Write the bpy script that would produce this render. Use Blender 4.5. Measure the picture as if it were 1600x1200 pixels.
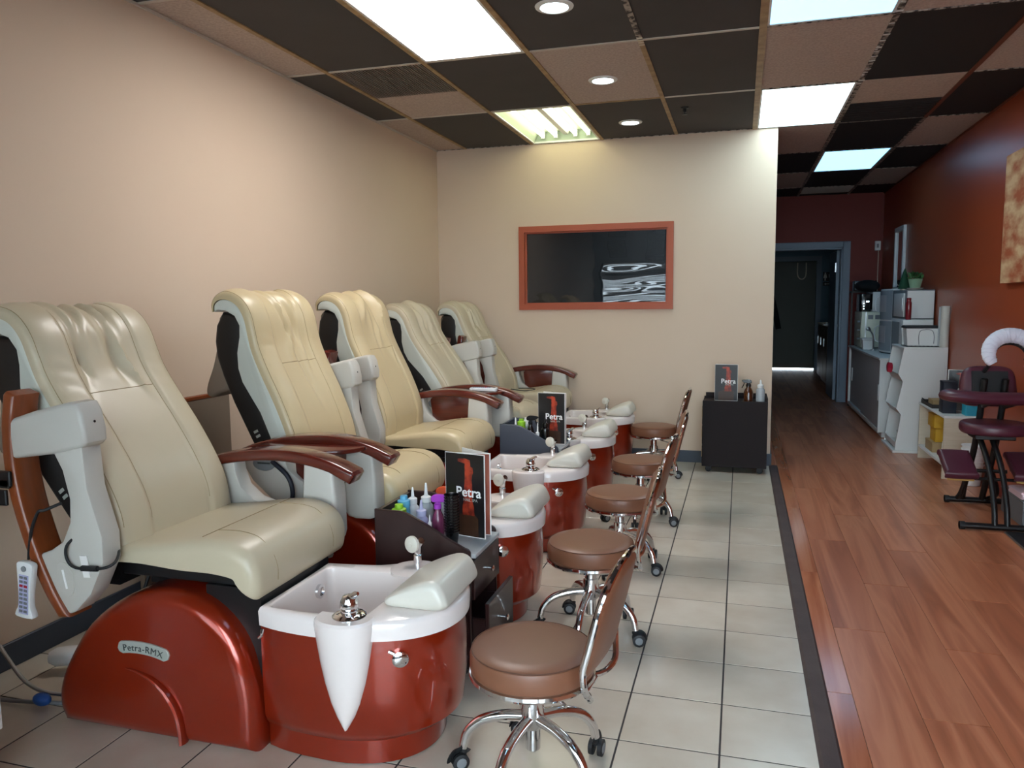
import bpy, bmesh, math, random
from mathutils import Vector, Matrix
random.seed(7)
scene = bpy.context.scene
for o in list(bpy.data.objects):
    bpy.data.objects.remove(o)
COL = scene.collection
PI = math.pi

# ------------------------------------------------------------------ camera
YAW, PITCH, ROLL, FPX = .2876, .105, .0101, 1205.868
CAM = Vector((2.6325, 0.0, 1.3584))
_f = Vector((-math.sin(YAW)*math.cos(PITCH), math.cos(YAW)*math.cos(PITCH), -math.sin(PITCH)))
_r = Vector((math.cos(YAW), math.sin(YAW), 0))
_d = _f.cross(_r)
_c, _s = math.cos(ROLL), math.sin(ROLL)
RIGHT, DOWN, FWD = _c*_r + _s*_d, -_s*_r + _c*_d, _f
cam_data = bpy.data.cameras.new('camera')
cam_data.sensor_fit = 'HORIZONTAL'
cam_data.sensor_width = 36.0
cam_data.lens = FPX/1600*36
cam_data.clip_start = .02
cam = bpy.data.objects.new('camera', cam_data)
COL.objects.link(cam)
m = Matrix((RIGHT, -DOWN, -FWD)).transposed().to_4x4()
m.translation = CAM
cam.matrix_world = m
scene.camera = cam

def at(u, v, x=None, y=None, z=None):
    """photo pixel -> point on the plane x=, y= or z="""
    d = RIGHT*((u-800)/FPX) + DOWN*((v-600)/FPX) + FWD
    ax, val = (0, x) if x is not None else (1, y) if y is not None else (2, z)
    return CAM + d*((val-CAM[ax])/d[ax])

# ------------------------------------------------------------------ world, light, exposure
world = bpy.data.worlds.new('world')
scene.world = world
world.use_nodes = True
bg = world.node_tree.nodes['Background']
bg.inputs['Color'].default_value = (.80, .90, 1.0, 1)
bg.inputs['Strength'].default_value = 7.0
scene.view_settings.view_transform = 'Standard'
scene.view_settings.look = 'None'
scene.view_settings.gamma = 1.0
scene.view_settings.use_curve_mapping = False
scene.view_settings.exposure = 1.15
PANEL_W, PANEL_B, TUBE_E, DOWN_E = 8.0, 1.3, 3.2, 12.0     # radiance of the ceiling lamps
scene.cycles.max_bounces = 8
scene.cycles.diffuse_bounces = 5
scene.cycles.sample_clamp_indirect = 6.0
scene.cycles.use_denoising = True

# ------------------------------------------------------------------ materials
def lin(c):
    return tuple(((v/255)/12.92 if v/255 <= .04045 else ((v/255+.055)/1.055)**2.4) for v in c)

def nd(nt, t, **kw):
    n = nt.nodes.new(t)
    for k, v in kw.items():
        setattr(n, k, v)
    return n

def M(name, rgb, rough=.5, metal=0.0, coat=0.0, coat_rough=.05, var=None, bump=None, emit=None, trans=0.0, spec=.5, sheen=0, stretch=None, rnd=0.0, ior=1.45):
    """procedural material; rgb in sRGB 0-255. var=(rgb2, scale, contrast) noise mix; bump=(scale,strength,dist); rnd = per object brightness change"""
    mt = bpy.data.materials.new(name)
    mt.use_nodes = True
    nt = mt.node_tree
    b = nt.nodes['Principled BSDF']
    col = lin(rgb) + (1,)
    b.inputs['Base Color'].default_value = col
    b.inputs['Roughness'].default_value = rough
    b.inputs['Metallic'].default_value = metal
    b.inputs['Coat Weight'].default_value = coat
    b.inputs['Coat Roughness'].default_value = coat_rough
    b.inputs['Specular IOR Level'].default_value = spec
    b.inputs['Transmission Weight'].default_value = trans
    b.inputs['IOR'].default_value = ior
    if sheen:
        b.inputs['Sheen Weight'].default_value = sheen
    tc = nd(nt, 'ShaderNodeTexCoord')
    vec = tc.outputs['Object']
    if stretch or rnd:
        mp = nd(nt, 'ShaderNodeMapping')
        mp.inputs['Scale'].default_value = stretch or (1, 1, 1)
        nt.links.new(vec, mp.inputs['Vector'])
        vec = mp.outputs['Vector']
        oi = nd(nt, 'ShaderNodeObjectInfo')
        mul = nd(nt, 'ShaderNodeMath', operation='MULTIPLY')
        mul.inputs[1].default_value = 37.0
        nt.links.new(oi.outputs['Random'], mul.inputs[0])
        add = nd(nt, 'ShaderNodeVectorMath', operation='ADD')
        nt.links.new(vec, add.inputs[0])
        nt.links.new(mul.outputs[0], add.inputs[1])
        vec = add.outputs[0]
    out = None
    if var:
        n = nd(nt, 'ShaderNodeTexNoise')
        n.inputs['Scale'].default_value = var[1]
        n.inputs['Detail'].default_value = 6
        nt.links.new(vec, n.inputs['Vector'])
        rp = nd(nt, 'ShaderNodeValToRGB')
        k = var[2] if len(var) > 2 else .2
        rp.color_ramp.elements[0].position = .5-k
        rp.color_ramp.elements[1].position = .5+k
        rp.color_ramp.elements[0].color = col
        rp.color_ramp.elements[1].color = lin(var[0]) + (1,)
        nt.links.new(n.outputs['Fac'], rp.inputs['Fac'])
        out = rp.outputs['Color']
    if rnd:
        oi2 = nd(nt, 'ShaderNodeObjectInfo')
        mr = nd(nt, 'ShaderNodeMapRange')
        mr.inputs['To Min'].default_value = 1-rnd
        mr.inputs['To Max'].default_value = 1+rnd
        nt.links.new(oi2.outputs['Random'], mr.inputs['Value'])
        hs = nd(nt, 'ShaderNodeHueSaturation')
        nt.links.new(mr.outputs[0], hs.inputs['Value'])
        if out:
            nt.links.new(out, hs.inputs['Color'])
        else:
            hs.inputs['Color'].default_value = col
        out = hs.outputs['Color']
    if out:
        nt.links.new(out, b.inputs['Base Color'])
    if bump:
        n = nd(nt, 'ShaderNodeTexNoise')
        n.inputs['Scale'].default_value = bump[0]
        n.inputs['Detail'].default_value = 4
        nt.links.new(vec, n.inputs['Vector'])
        bp = nd(nt, 'ShaderNodeBump')
        bp.inputs['Strength'].default_value = bump[1]
        bp.inputs['Distance'].default_value = bump[2] if len(bump) > 2 else .002
        nt.links.new(n.outputs['Fac'], bp.inputs['Height'])
        nt.links.new(bp.outputs['Normal'], b.inputs['Normal'])
    if emit:
        b.inputs['Emission Color'].default_value = tuple(emit[0]) + (1,)
        b.inputs['Emission Strength'].default_value = emit[1]
    return mt

def thin_glass(name, tint=(.9, .95, .95), rough=.0, wave=None, ior=1.5):
    mt = bpy.data.materials.new(name)
    mt.use_nodes = True
    nt = mt.node_tree
    nt.nodes.remove(nt.nodes['Principled BSDF'])
    o = nt.nodes['Material Output']
    t = nd(nt, 'ShaderNodeBsdfTransparent'); t.inputs[0].default_value = tint + (1,)
    g = nd(nt, 'ShaderNodeBsdfGlossy'); g.inputs['Roughness'].default_value = rough
    fr = nd(nt, 'ShaderNodeFresnel'); fr.inputs['IOR'].default_value = ior
    mx = nd(nt, 'ShaderNodeMixShader')
    nt.links.new(fr.outputs[0], mx.inputs[0]); nt.links.new(t.outputs[0], mx.inputs[1]); nt.links.new(g.outputs[0], mx.inputs[2])
    nt.links.new(mx.outputs[0], o.inputs['Surface'])
    if wave:
        tc = nd(nt, 'ShaderNodeTexCoord'); mp = nd(nt, 'ShaderNodeMapping'); mp.inputs['Scale'].default_value = wave[0]
        n = nd(nt, 'ShaderNodeTexNoise'); n.inputs['Scale'].default_value = 1; n.inputs['Detail'].default_value = 1
        bp = nd(nt, 'ShaderNodeBump'); bp.inputs['Strength'].default_value = wave[1]; bp.inputs['Distance'].default_value = .01
        nt.links.new(tc.outputs['Object'], mp.inputs[0]); nt.links.new(mp.outputs[0], n.inputs[0]); nt.links.new(n.outputs['Fac'], bp.inputs['Height'])
        nt.links.new(bp.outputs[0], g.inputs['Normal'])
    return mt

def wood_floor_mat():
    mt = M('wood_plank', (150, 78, 52), .33, coat=.25, coat_rough=.2, rnd=.09, stretch=(8, .55, 8))
    nt = mt.node_tree
    b = nt.nodes['Principled BSDF']
    hs = [n for n in nt.nodes if n.type == 'HUE_SAT'][0]
    add = [n for n in nt.nodes if n.type == 'VECT_MATH'][0]
    n1 = nd(nt, 'ShaderNodeTexNoise'); n1.inputs['Scale'].default_value = 1.0; n1.inputs['Detail'].default_value = 5; n1.inputs['Distortion'].default_value = .7
    nt.links.new(add.outputs[0], n1.inputs['Vector'])
    mul = nd(nt, 'ShaderNodeMath', operation='MULTIPLY'); mul.inputs[1].default_value = 6
    fr = nd(nt, 'ShaderNodeMath', operation='PINGPONG'); fr.inputs[1].default_value = 1
    nt.links.new(n1.outputs['Fac'], mul.inputs[0]); nt.links.new(mul.outputs[0], fr.inputs[0])
    rp = nd(nt, 'ShaderNodeValToRGB')
    rp.color_ramp.elements[0].color = lin((158, 92, 62)) + (1,)
    rp.color_ramp.elements[1].color = lin((194, 126, 92)) + (1,)
    e = rp.color_ramp.elements.new(.5); e.color = lin((178, 108, 76)) + (1,)
    nt.links.new(fr.outputs[0], rp.inputs[0]); nt.links.new(rp.outputs[0], hs.inputs['Color'])
    nt.links.new(hs.outputs['Color'], b.inputs['Base Color'])
    return mt

def menu_mat():
    return M('menu_print_black', (24, 21, 22), .35, coat=.3)

MAT = dict(
    wall_beige=M('wall_beige_paint', (212, 191, 170), .75, var=((207, 185, 163), 1.2, .3), bump=(60, .05, .002)),
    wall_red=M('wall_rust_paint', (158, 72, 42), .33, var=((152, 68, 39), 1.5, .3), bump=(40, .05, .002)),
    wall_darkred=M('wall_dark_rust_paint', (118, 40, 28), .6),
    wall_blue=M('wall_blue_grey_paint', (92, 118, 134), .6),
    wall_grey=M('wall_grey_paint', (150, 150, 152), .7), wall_slate=M('wall_slate_paint', (150, 158, 166), .7),
    frame_rust=M('window_frame_rust_paint', (166, 80, 52), .5),
    base_grey=M('baseboard_slate_vinyl', (62, 70, 82), .45),
    strip=M('floor_strip_rubber', (66, 52, 52), .6, var=((80, 66, 64), 8, .2), bump=(120, .4)),
    tile=M('floor_tile_ceramic', (212, 204, 190), .28, coat=.4, coat_rough=.15, var=((188, 174, 156), 4.5, .26), bump=(30, .06), rnd=.05),
    grout=M('grout', (62, 58, 58), .9),
    plank=wood_floor_mat(),
    plank_gloss=None,
    plank_gap=M('plank_gap', (60, 30, 22), .9),
    ct_dark=M('ceiling_tile_charcoal', (76, 73, 72), .85, var=((70, 67, 66), 3, .3), rnd=.04),
    ct_black=M('ceiling_tile_black', (28, 28, 31), .7, rnd=.05),
    ct_beige=M('ceiling_tile_beige', (194, 178, 167), .9, var=((178, 162, 152), 70, .12), bump=(180, .5, .003), rnd=.03),
    bar_tan=M('grid_bar_tan', (170, 142, 100), .5, var=((140, 112, 76), 14, .15)),
    bar_white=M('grid_bar_white', (196, 188, 176), .5),
    bar_dark=M('grid_bar_dark', (40, 36, 34), .6, var=((170, 160, 150), 30, .06)),
    bar_red=M('grid_bar_red', (110, 58, 36), .6),
    white_metal=M('white_enamel', (226, 228, 226), .4), reflector=M('reflector_enamel', (176, 190, 172), .45),
    lamp_white=M('lamp_diffuser_white', (240, 240, 236), .5, emit=((1.0, .965, .93), PANEL_W)),
    lamp_blue=M('lamp_diffuser_cool', (200, 230, 240), .5, var=None, emit=((.24, .58, .92), PANEL_B)),
    lamp_cool=M('lamp_diffuser_cool_white', (225, 240, 240), .5, emit=((.62, .86, .96), PANEL_B*3.3)),
    tube=M('fluorescent_tube', (250, 250, 235), .4, emit=((1.0, .98, .66), TUBE_E)),
    down=M('downlight_lens', (235, 245, 250), .4, emit=((.72, .93, 1.0), DOWN_E)),
    vent_grey=M('grille_grey', (158, 148, 140), .6),
    leather=M('cream_leather', (200, 183, 146), .38, coat=.2, coat_rough=.25, var=((192, 173, 136), 3, .3), bump=(260, .12, .001)),
    leather_w=M('pale_cream_leather', (198, 186, 160), .38, coat=.2, coat_rough=.25, var=((190, 177, 150), 3, .3), bump=(260, .12, .001)),
    seam=M('seam_thread', (150, 132, 98), .7),
    seam_br=M('brown_seam', (92, 58, 42), .7),
    lacquer=M('red_copper_lacquer', (156, 42, 11), .28, metal=.5, coat=1.0, coat_rough=.06, var=((146, 38, 10), 2, .3)),
    plastic_w=M('white_arm_plastic', (190, 187, 179), .4),
    band_w=M('pale_vinyl_band', (196, 200, 190), .45),
    basin_w=M('basin_acrylic', (232, 222, 218), .18, coat=.5),
    cushion_w=M('footrest_vinyl', (212, 208, 196), .35, coat=.2),
    black_shell=M('black_plastic', (24, 22, 22), .45),
    black_metal=M('black_metal', (18, 18, 20), .4),
    black_rubber=M('black_rubber', (26, 27, 30), .55),
    flap=M('taupe_cover', (128, 112, 96), .7),
    wood_arm=M('mahogany_lacquer', (98, 34, 22), .25, coat=.7, coat_rough=.08, stretch=(3, 40, 40), var=((78, 26, 18), 2, .3)),
    wood_orange=M('orange_wood', (136, 66, 30), .35, coat=.4, stretch=(4, 40, 4), var=((120, 58, 24), 2, .3)),
    wood_dark=M('dark_brown_laminate', (50, 30, 28), .35, coat=.3, stretch=(20, 20, 2), var=((40, 23, 22), 2, .3)),
    lam_grey=M('slate_laminate', (74, 78, 90), .4),
    lam_black=M('black_brown_laminate', (28, 20, 21), .6, spec=.25),
    marble=M('grey_marble', (196, 200, 202), .25, var=((160, 166, 170), 9, .25)),
    chrome=M('chrome', (226, 226, 228), .07, metal=1.0),
    chrome_b=M('brushed_steel', (190, 196, 200), .28, metal=1.0),
    steel_w=M('silver_painted_door', (186, 194, 200), .25, metal=.25, coat=.3),
    brown=M('brown_leather', (126, 83, 61), .42, coat=.12, coat_rough=.3, var=((118, 76, 55), 4, .3), bump=(220, .1, .001)),
    plate=M('silver_plate', (176, 182, 174), .4, metal=.3),
    ink=M('dark_print', (54, 60, 60), .6),
    white=M('white_print', (240, 240, 238), .6),
    paper=M('white_paper', (232, 230, 226), .7),
    cream_pl=M('cream_enamel', (214, 216, 196), .4),
    grey_pl=M('grey_plastic', (120, 124, 128), .45),
    menu=menu_mat(),
    menu_or=M('menu_print_orange', (178, 62, 34), .4, var=((96, 26, 16), 26, .12), coat=.3),
    menu_br=M('menu_print_brown', (70, 42, 24), .4, coat=.3, var=((46, 28, 18), 12, .2)),
    menu_flesh=M('menu_print_hand', (170, 100, 78), .4, coat=.3, var=((120, 40, 30), 7, .2)),
    green=M('lime_plastic', (150, 205, 50), .35), blue=M('sky_plastic', (96, 170, 205), .35),
    lav=M('lavender_plastic', (188, 190, 225), .35, trans=.2), purple=M('violet_plastic', (160, 60, 180), .35),
    orange=M('orange_plastic', (210, 80, 40), .35), clear=M('clear_plastic', (225, 232, 236), .2, trans=.55, spec=.5),
    magenta=M('magenta_clear_plastic', (150, 70, 110), .2, trans=.5),
    amber=M('amber_glass', (90, 44, 14), .12, trans=.35, coat=.5), white_pl=M('white_plastic', (228, 230, 230), .35),
    black_gloss=M('black_gloss', (12, 12, 14), .2, coat=.5),
    burgundy=M('burgundy_vinyl', (78, 34, 48), .38, coat=.15, coat_rough=.3),
    cloth=M('white_cloth', (218, 218, 230), .8, bump=(20, .3, .004)),
    ply=M('plywood_edge', (176, 142, 80), .6),
    lam_white=M('white_laminate', (216, 216, 214), .4), lam_cream=M('birch_laminate', (212, 200, 180), .45, stretch=(3, 3, 30), var=((200, 186, 162), 3, .3)),
    lam_door=M('grey_sliding_door', (176, 174, 177), .45),
    yellow=M('yellow_card', (206, 160, 40), .6), kraft=M('kraft_card', (168, 140, 100), .7),
    teal=M('teal_card', (40, 150, 175), .55), navy=M('navy_card', (28, 32, 44), .5),
    red_can=M('dark_red_can', (120, 20, 30), .3, coat=.5), leaf=M('green_leaf', (50, 92, 44), .55, rnd=.15), fir=M('dark_green_felt', (28, 70, 44), .8),
    pot_green=M('sage_pot', (140, 170, 140), .4), pot_w=M('white_pot', (205, 196, 180), .5),
    picture_tan=M('abstract_canvas', (216, 178, 136), .7, var=((168, 84, 48), 4.5, .13), stretch=(1, 1, 2.2)),
    mirror=M('mirror_silver', (210, 214, 216), .03, metal=1.0),
    door_olive=M('olive_grey_door', (92, 94, 86), .55), trim_blue=M('blue_grey_trim', (120, 134, 150), .45),
    sign=M('black_sign', (16, 16, 20), .4), corridor_cab=M('brown_cabinet', (92, 74, 56), .5),
    coat_black=M('black_cloth', (14, 14, 18), .9), pink=M('pink_plastic', (232, 200, 208), .4), red=M('red_plastic', (170, 24, 50), .4),
    dim_poster=M('poster_print', (150, 146, 142), .6, var=((96, 92, 88), 18, .1)),
    pavement=M('pavement', (150, 150, 148), .9), pipe=M('white_pvc', (214, 212, 210), .4), wicker=M('dark_tray', (48, 40, 36), .6),
)
MAT['plank_gloss'] = MAT['plank'].copy()
MAT['plank_gloss'].node_tree.nodes['Principled BSDF'].inputs['Roughness'].default_value = .14
GLASS = thin_glass('window_glass', (.92, .95, .95))
GLASS_DARK = thin_glass('dark_window_glass', (.30, .33, .35), wave=((1.2, 1.0, 7.0), .22), ior=1.6)

# ------------------------------------------------------------------ mesh helpers
def V(*a):
    return Vector(a)

def box(bm, x0, x1, y0, y1, z0, z1, bev=0, seg=2):
    vs = [bm.verts.new((x, y, z)) for x in (x0, x1) for y in (y0, y1) for z in (z0, z1)]
    idx = [(0, 1, 3, 2), (4, 6, 7, 5), (0, 4, 5, 1), (2, 3, 7, 6), (0, 2, 6, 4), (1, 5, 7, 3)]
    fs = [bm.faces.new([vs[i] for i in f]) for f in idx]
    if bev:
        es = list({e for f in fs for e in f.edges})
        bmesh.ops.bevel(bm, geom=es, offset=bev, segments=seg, profile=.5, affect='EDGES')
    return bm

def prism(bm, poly, a, b, axis='y', bev=0, seg=2):
    """poly in the plane across the axis: (x,z) for y, (x,y) for z, (y,z) for x"""
    def mk(p, t):
        return {'y': (p[0], t, p[1]), 'z': (p[0], p[1], t), 'x': (t, p[0], p[1])}[axis]
    A = [bm.verts.new(mk(p, a)) for p in poly]
    B = [bm.verts.new(mk(p, b)) for p in poly]
    fs = [bm.faces.new(A), bm.faces.new(B[::-1])]
    n = len(poly)
    for i in range(n):
        fs.append(bm.faces.new((A[i], B[i], B[(i+1) % n], A[(i+1) % n])))
    bmesh.ops.recalc_face_normals(bm, faces=fs)
    if bev:
        es = [e for e in {e for f in fs[:2] for e in f.edges}]
        bmesh.ops.bevel(bm, geom=es, offset=bev, segments=seg, profile=.5, affect='EDGES')
    return bm

def loft(bm, rings, closed=True, cap=True):
    R = [[bm.verts.new(p) for p in r] for r in rings]
    n = len(R[0])
    fs = []
    for i in range(len(R)-1):
        for j in range(n if closed else n-1):
            k = (j+1) % n
            fs.append(bm.faces.new((R[i][j], R[i][k], R[i+1][k], R[i+1][j])))
    if cap and closed:
        fs.append(bm.faces.new(R[0][::-1]))
        fs.append(bm.faces.new(R[-1]))
    bmesh.ops.recalc_face_normals(bm, faces=fs)
    return bm

def puff(bm, poly, y0, y1, r, steps=4, axis='y'):
    """polygon swept along the axis with rounded ends"""
    xs = [p[0] for p in poly]; zs = [p[1] for p in poly]
    cx, cz = (min(xs)+max(xs))/2, (min(zs)+max(zs))/2
    hx, hz = (max(xs)-min(xs))/2, (max(zs)-min(zs))/2
    st = [(y0 + r - r*math.cos(PI/2*i/steps), r - r*math.sin(PI/2*i/steps)) for i in range(steps+1)]
    st += [(y1 + y0 - y, ins) for y, ins in reversed(st)]
    rings = []
    for y, ins in st:
        sx, sz = (hx-ins)/hx, (hz-ins)/hz
        pts = [(cx+(p[0]-cx)*sx, cz+(p[1]-cz)*sz) for p in poly]
        rings.append([{'y': (p[0], y, p[1]), 'z': (p[0], p[1], y), 'x': (y, p[0], p[1])}[axis] for p in pts])
    return loft(bm, rings)

def catmull(pts, n=6, closed=False):
    P = [Vector(p) for p in pts]
    out = []
    m = len(P)
    rng = range(m) if closed else range(m-1)
    for i in rng:
        p0 = P[(i-1) % m] if (closed or i > 0) else P[0]*2-P[1]
        p1, p2 = P[i], P[(i+1) % m]
        p3 = P[(i+2) % m] if (closed or i+2 < m) else P[-1]*2-P[-2]
        for k in range(n):
            t = k/n
            out.append(.5*((2*p1) + (p2-p0)*t + (2*p0-5*p1+4*p2-p3)*t*t + (3*p1-p0-3*p2+p3)*t**3))
    if not closed:
        out.append(P[-1])
    return out

def smooth2(pts, n=5, closed=True):
    return [(p.x, p.y) for p in catmull([(a, b, 0) for a, b in pts], n, closed)]

def tube(bm, path, r, seg=10, closed=False, flat=None):
    P = [Vector(p) for p in path]
    n = len(P)
    rad = r if isinstance(r, (list, tuple)) else [r]*n
    rings = []
    up = None
    for i in range(n):
        if closed:
            t = (P[(i+1) % n]-P[i-1]).normalized()
        else:
            t = (P[min(i+1, n-1)]-P[max(i-1, 0)]).normalized()
        if up is None:
            a = V(0, 0, 1) if abs(t.z) < .9 else V(1, 0, 0)
            up = (a - t*a.dot(t)).normalized()
        else:
            up = (up - t*up.dot(t)).normalized()
        sd = t.cross(up)
        fx, fy = flat or (1, 1)
        rings.append([P[i] + (sd*math.cos(2*PI*k/seg)*fx + up*math.sin(2*PI*k/seg)*fy)*rad[i] for k in range(seg)])
    if closed:
        rings.append(rings[0])
        R = [[bm.verts.new(p) for p in q] for q in rings[:-1]]
        fs = []
        for i in range(n):
            for k in range(seg):
                fs.append(bm.faces.new((R[i][k], R[i][(k+1) % seg], R[(i+1) % n][(k+1) % seg], R[(i+1) % n][k])))
        bmesh.ops.recalc_face_normals(bm, faces=fs)
        return bm
    return loft(bm, rings)

def lathe(bm, prof, seg=24, c=(0, 0, 0), axis='z'):
    rings = []
    for r, h in prof:
        r = max(r, 1e-4)
        ring = []
        for k in range(seg):
            a = 2*PI*k/seg
            p = {'z': (r*math.cos(a), r*math.sin(a), h), 'y': (r*math.cos(a), h, r*math.sin(a)), 'x': (h, r*math.cos(a), r*math.sin(a))}[axis]
            ring.append(V(*p) + V(*c))
        rings.append(ring)
    return loft(bm, rings)

def blob(bm, c, rx, ry, rz, seg=16, rings=10):
    return lathe_scaled(bm, c, rx, ry, rz, seg, rings)

def lathe_scaled(bm, c, rx, ry, rz, seg=16, rings=10):
    rr = []
    for i in range(rings+1):
        a = -PI/2 + PI*i/rings
        q = max(math.cos(a), .01)
        rr.append([V(c[0]+rx*q*math.cos(2*PI*k/seg), c[1]+ry*q*math.sin(2*PI*k/seg), c[2]+rz*math.sin(a)) for k in range(seg)])
    return loft(bm, rr)

def mesh_of(name, bm, mat, smooth=35):
    me = bpy.data.meshes.new(name)
    bm.to_mesh(me)
    bm.free()
    if mat is not None:
        me.materials.append(MAT[mat] if isinstance(mat, str) else mat)
    if smooth:
        me.polygons.foreach_set('use_smooth', [True]*len(me.polygons))
        me.set_sharp_from_angle(angle=math.radians(smooth))
    return me

def link(name, me, parent=None, loc=(0, 0, 0)):
    o = bpy.data.objects.new(name, me)
    COL.objects.link(o)
    o.parent = parent
    o.location = loc
    return o

def obj(name, bm, mat, parent=None, smooth=35, origin=None):
    """links bm as one mesh object; origin = point of the parent's space that becomes the object's own origin"""
    if origin is not None:
        for v in bm.verts:
            v.co -= Vector(origin)
    return link(name, mesh_of(name, bm, mat, smooth), parent, origin or (0, 0, 0))

def one(fn, *a, **k):
    bm = bmesh.new()
    fn(bm, *a, **k)
    return bm

def thing(name, label, cat, loc=(0, 0, 0), rz=0, group=None):
    o = bpy.data.objects.new(name, None)
    o.empty_display_size = .05
    COL.objects.link(o)
    o.location = loc
    o.rotation_euler = (0, 0, rz)
    tag(o, label, cat, group)
    return o

def tag(o, label, cat, group=None):
    o['label'] = label
    o['category'] = cat
    if group:
        o['group'] = group
    return o

def struct(name, bm, mat, label=None, smooth=0):
    o = obj(name, bm, mat, None, smooth)
    o['kind'] = 'structure'
    if label:
        o['label'] = label
    return o

def copy_tree(o, parent=None):
    c = o.copy()
    COL.objects.link(c)
    c.parent = parent
    for ch in list(o.children):
        copy_tree(ch, c)
    return c

_fonts = {}
def text_mesh(s, size, extrude=.0006, bold=0.0, space=1.0):
    cu = bpy.data.curves.new('lettering', 'FONT')
    cu.body = s
    cu.size = size
    cu.extrude = extrude
    cu.offset = bold
    cu.space_character = space
    cu.align_x = 'CENTER'
    cu.align_y = 'CENTER'
    cu.resolution_u = 3
    t = bpy.data.objects.new('lettering', cu)
    COL.objects.link(t)
    bpy.context.view_layer.update()
    dg = bpy.context.evaluated_depsgraph_get()
    me = bpy.data.meshes.new_from_object(t.evaluated_get(dg))
    bpy.data.objects.remove(t)
    return me

def lettering(s, size, mat, parent, loc, rot, bold=0.0, name='lettering'):
    me = text_mesh(s, size, bold=bold)
    me.materials.clear()
    me.materials.append(MAT[mat])
    o = link(name, me, parent, loc)
    o.rotation_euler = rot
    return o

# ------------------------------------------------------------------ the room
H = 2.713
HT = H + .16
XR, YB, YF, YFAR = 4.371, 6.60, -1.0, 11.0
XP = 2.889            # right end of the back wall
XS0, XS1 = 2.884, 2.945   # rubber strip

# floor: tiles
fl = struct('floor', one(box, -.1, XS1, YF-.1, YB+.1, -.12, -.0014), 'grout', 'beige ceramic tile floor with dark grout lines')
xe = [0.0] + [2.2936 + .305*k for k in range(-7, 2)] + [XS0]
ye = [YB] + [3.7994 + .305*k for k in range(9, -11, -1)]
tile_cache = {}
for i in range(len(xe)-1):
    for j in range(len(ye)-1):
        w, h = xe[i+1]-xe[i]-.006, ye[j]-ye[j+1]-.006
        if w < .02 or h < .02:
            continue
        key = (round(w, 3), round(h, 3))
        if key not in tile_cache:
            tile_cache[key] = mesh_of('tile', one(box, -w/2, w/2, -h/2, h/2, -.006, 0, .001, 1), 'tile', 0)
        link('tile', tile_cache[key], fl, ((xe[i]+xe[i+1])/2, (ye[j]+ye[j+1])/2, 0))

# floor: wooden planks
wf = struct('floor_wood', one(box, XS1, XR+.1, YF-.1, YFAR+5.2, -.12, -.0016), 'plank_gap', 'reddish brown wood plank floor')
px = [XS1, 3.03] + [3.03 + .197*k for k in range(1, 7)] + [XR]
plank_cache = {}
for k in range(len(px)-1):
    w = px[k+1]-px[k]-.0012
    y = 3.34 + .575*(k-1) - 1.256*6
    while y < YFAR + .05:
        a, b = max(y, YF), min(y+1.256, YFAR+.1)
        y += 1.256
        if b-a < .05:
            continue
        h = b-a-.003
        key = (round(w, 4), round(h, 3))
        if key not in plank_cache:
            plank_cache[key] = mesh_of('plank', one(box, -w/2, w/2, -h/2, h/2, -.006, 0, .0007, 1), 'plank' if k else 'plank_gloss', 0)
        link('plank', plank_cache[key], wf, ((px[k]+px[k+1])/2, (a+b)/2, 0))
for k in range(8):
    w = .195
    link('plank', plank_cache.setdefault('c', mesh_of('plank', one(box, -w/2, w/2, -2.5, 2.5, -.006, 0, .0007, 1), 'plank', 0)), wf, (2.95+.197*k-.05, YFAR+2.62, 0))
struct('trim_1', one(prism, [(XS0-.004, 0), (XS0+.008, .007), (XS1-.004, .007), (XS1+.004, 0)], YF, YB, 'y'), 'strip', 'dark rubber strip between tile and wood floor')

link('plank', mesh_of('plank', one(box, 0, XS1-XP-.001, 0, YFAR-YB, -.006, 0), 'plank', 0), wf, (XP, YB, 0))
# walls
struct('wall_left', one(box, -.1, 0, YF-.1, YB+.12, 0, H+.16), 'wall_beige', 'plain beige wall behind the chairs')
bm = bmesh.new()
WX0, WX1, WZ0, WZ1 = .775, 2.075, 1.31, 2.00     # window opening
for a, b, c, d in ((0, WX0, 0, HT), (WX1, XP, 0, HT), (WX0, WX1, 0, WZ0), (WX0, WX1, WZ1, HT)):
    box(bm, a, b, YB, YB+.12, c, d)
struct('wall_back', bm, 'wall_beige', 'beige partition wall with an interior window')
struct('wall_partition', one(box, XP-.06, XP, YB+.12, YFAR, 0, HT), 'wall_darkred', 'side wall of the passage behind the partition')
bm = bmesh.new()
box(bm, -.1, 0, YB+.12, 9.6, 0, HT); box(bm, 0, XP-.06, 9.5, 9.6, 0, HT); box(bm, XP-.12, XP-.06, YB+.12, 9.5, 0, HT); box(bm, 0, XP-.12, YB+.12, 9.5, -.02, 0)
box(bm, 0, 1.86, 8.3, 9.5, 0, H)
struct('wall_inner_room', bm, 'wall_slate', 'grey walls of the dim room behind the window')
struct('wall_right', one(box, XR, XR+.1, YF-.1, YFAR+.1, 0, H+.16), 'wall_red', 'rust red wall')
bm = bmesh.new()
DX0, DX1, DZ = 2.97, 3.90, 2.03
box(bm, XP, DX0, YFAR, YFAR+.12, 0, HT); box(bm, DX1, XR, YFAR, YFAR+.12, 0, HT); box(bm, DX0, DX1, YFAR, YFAR+.12, DZ, HT)
struct('wall_far', bm, 'wall_darkred', 'dark red end wall with a doorway')
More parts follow.
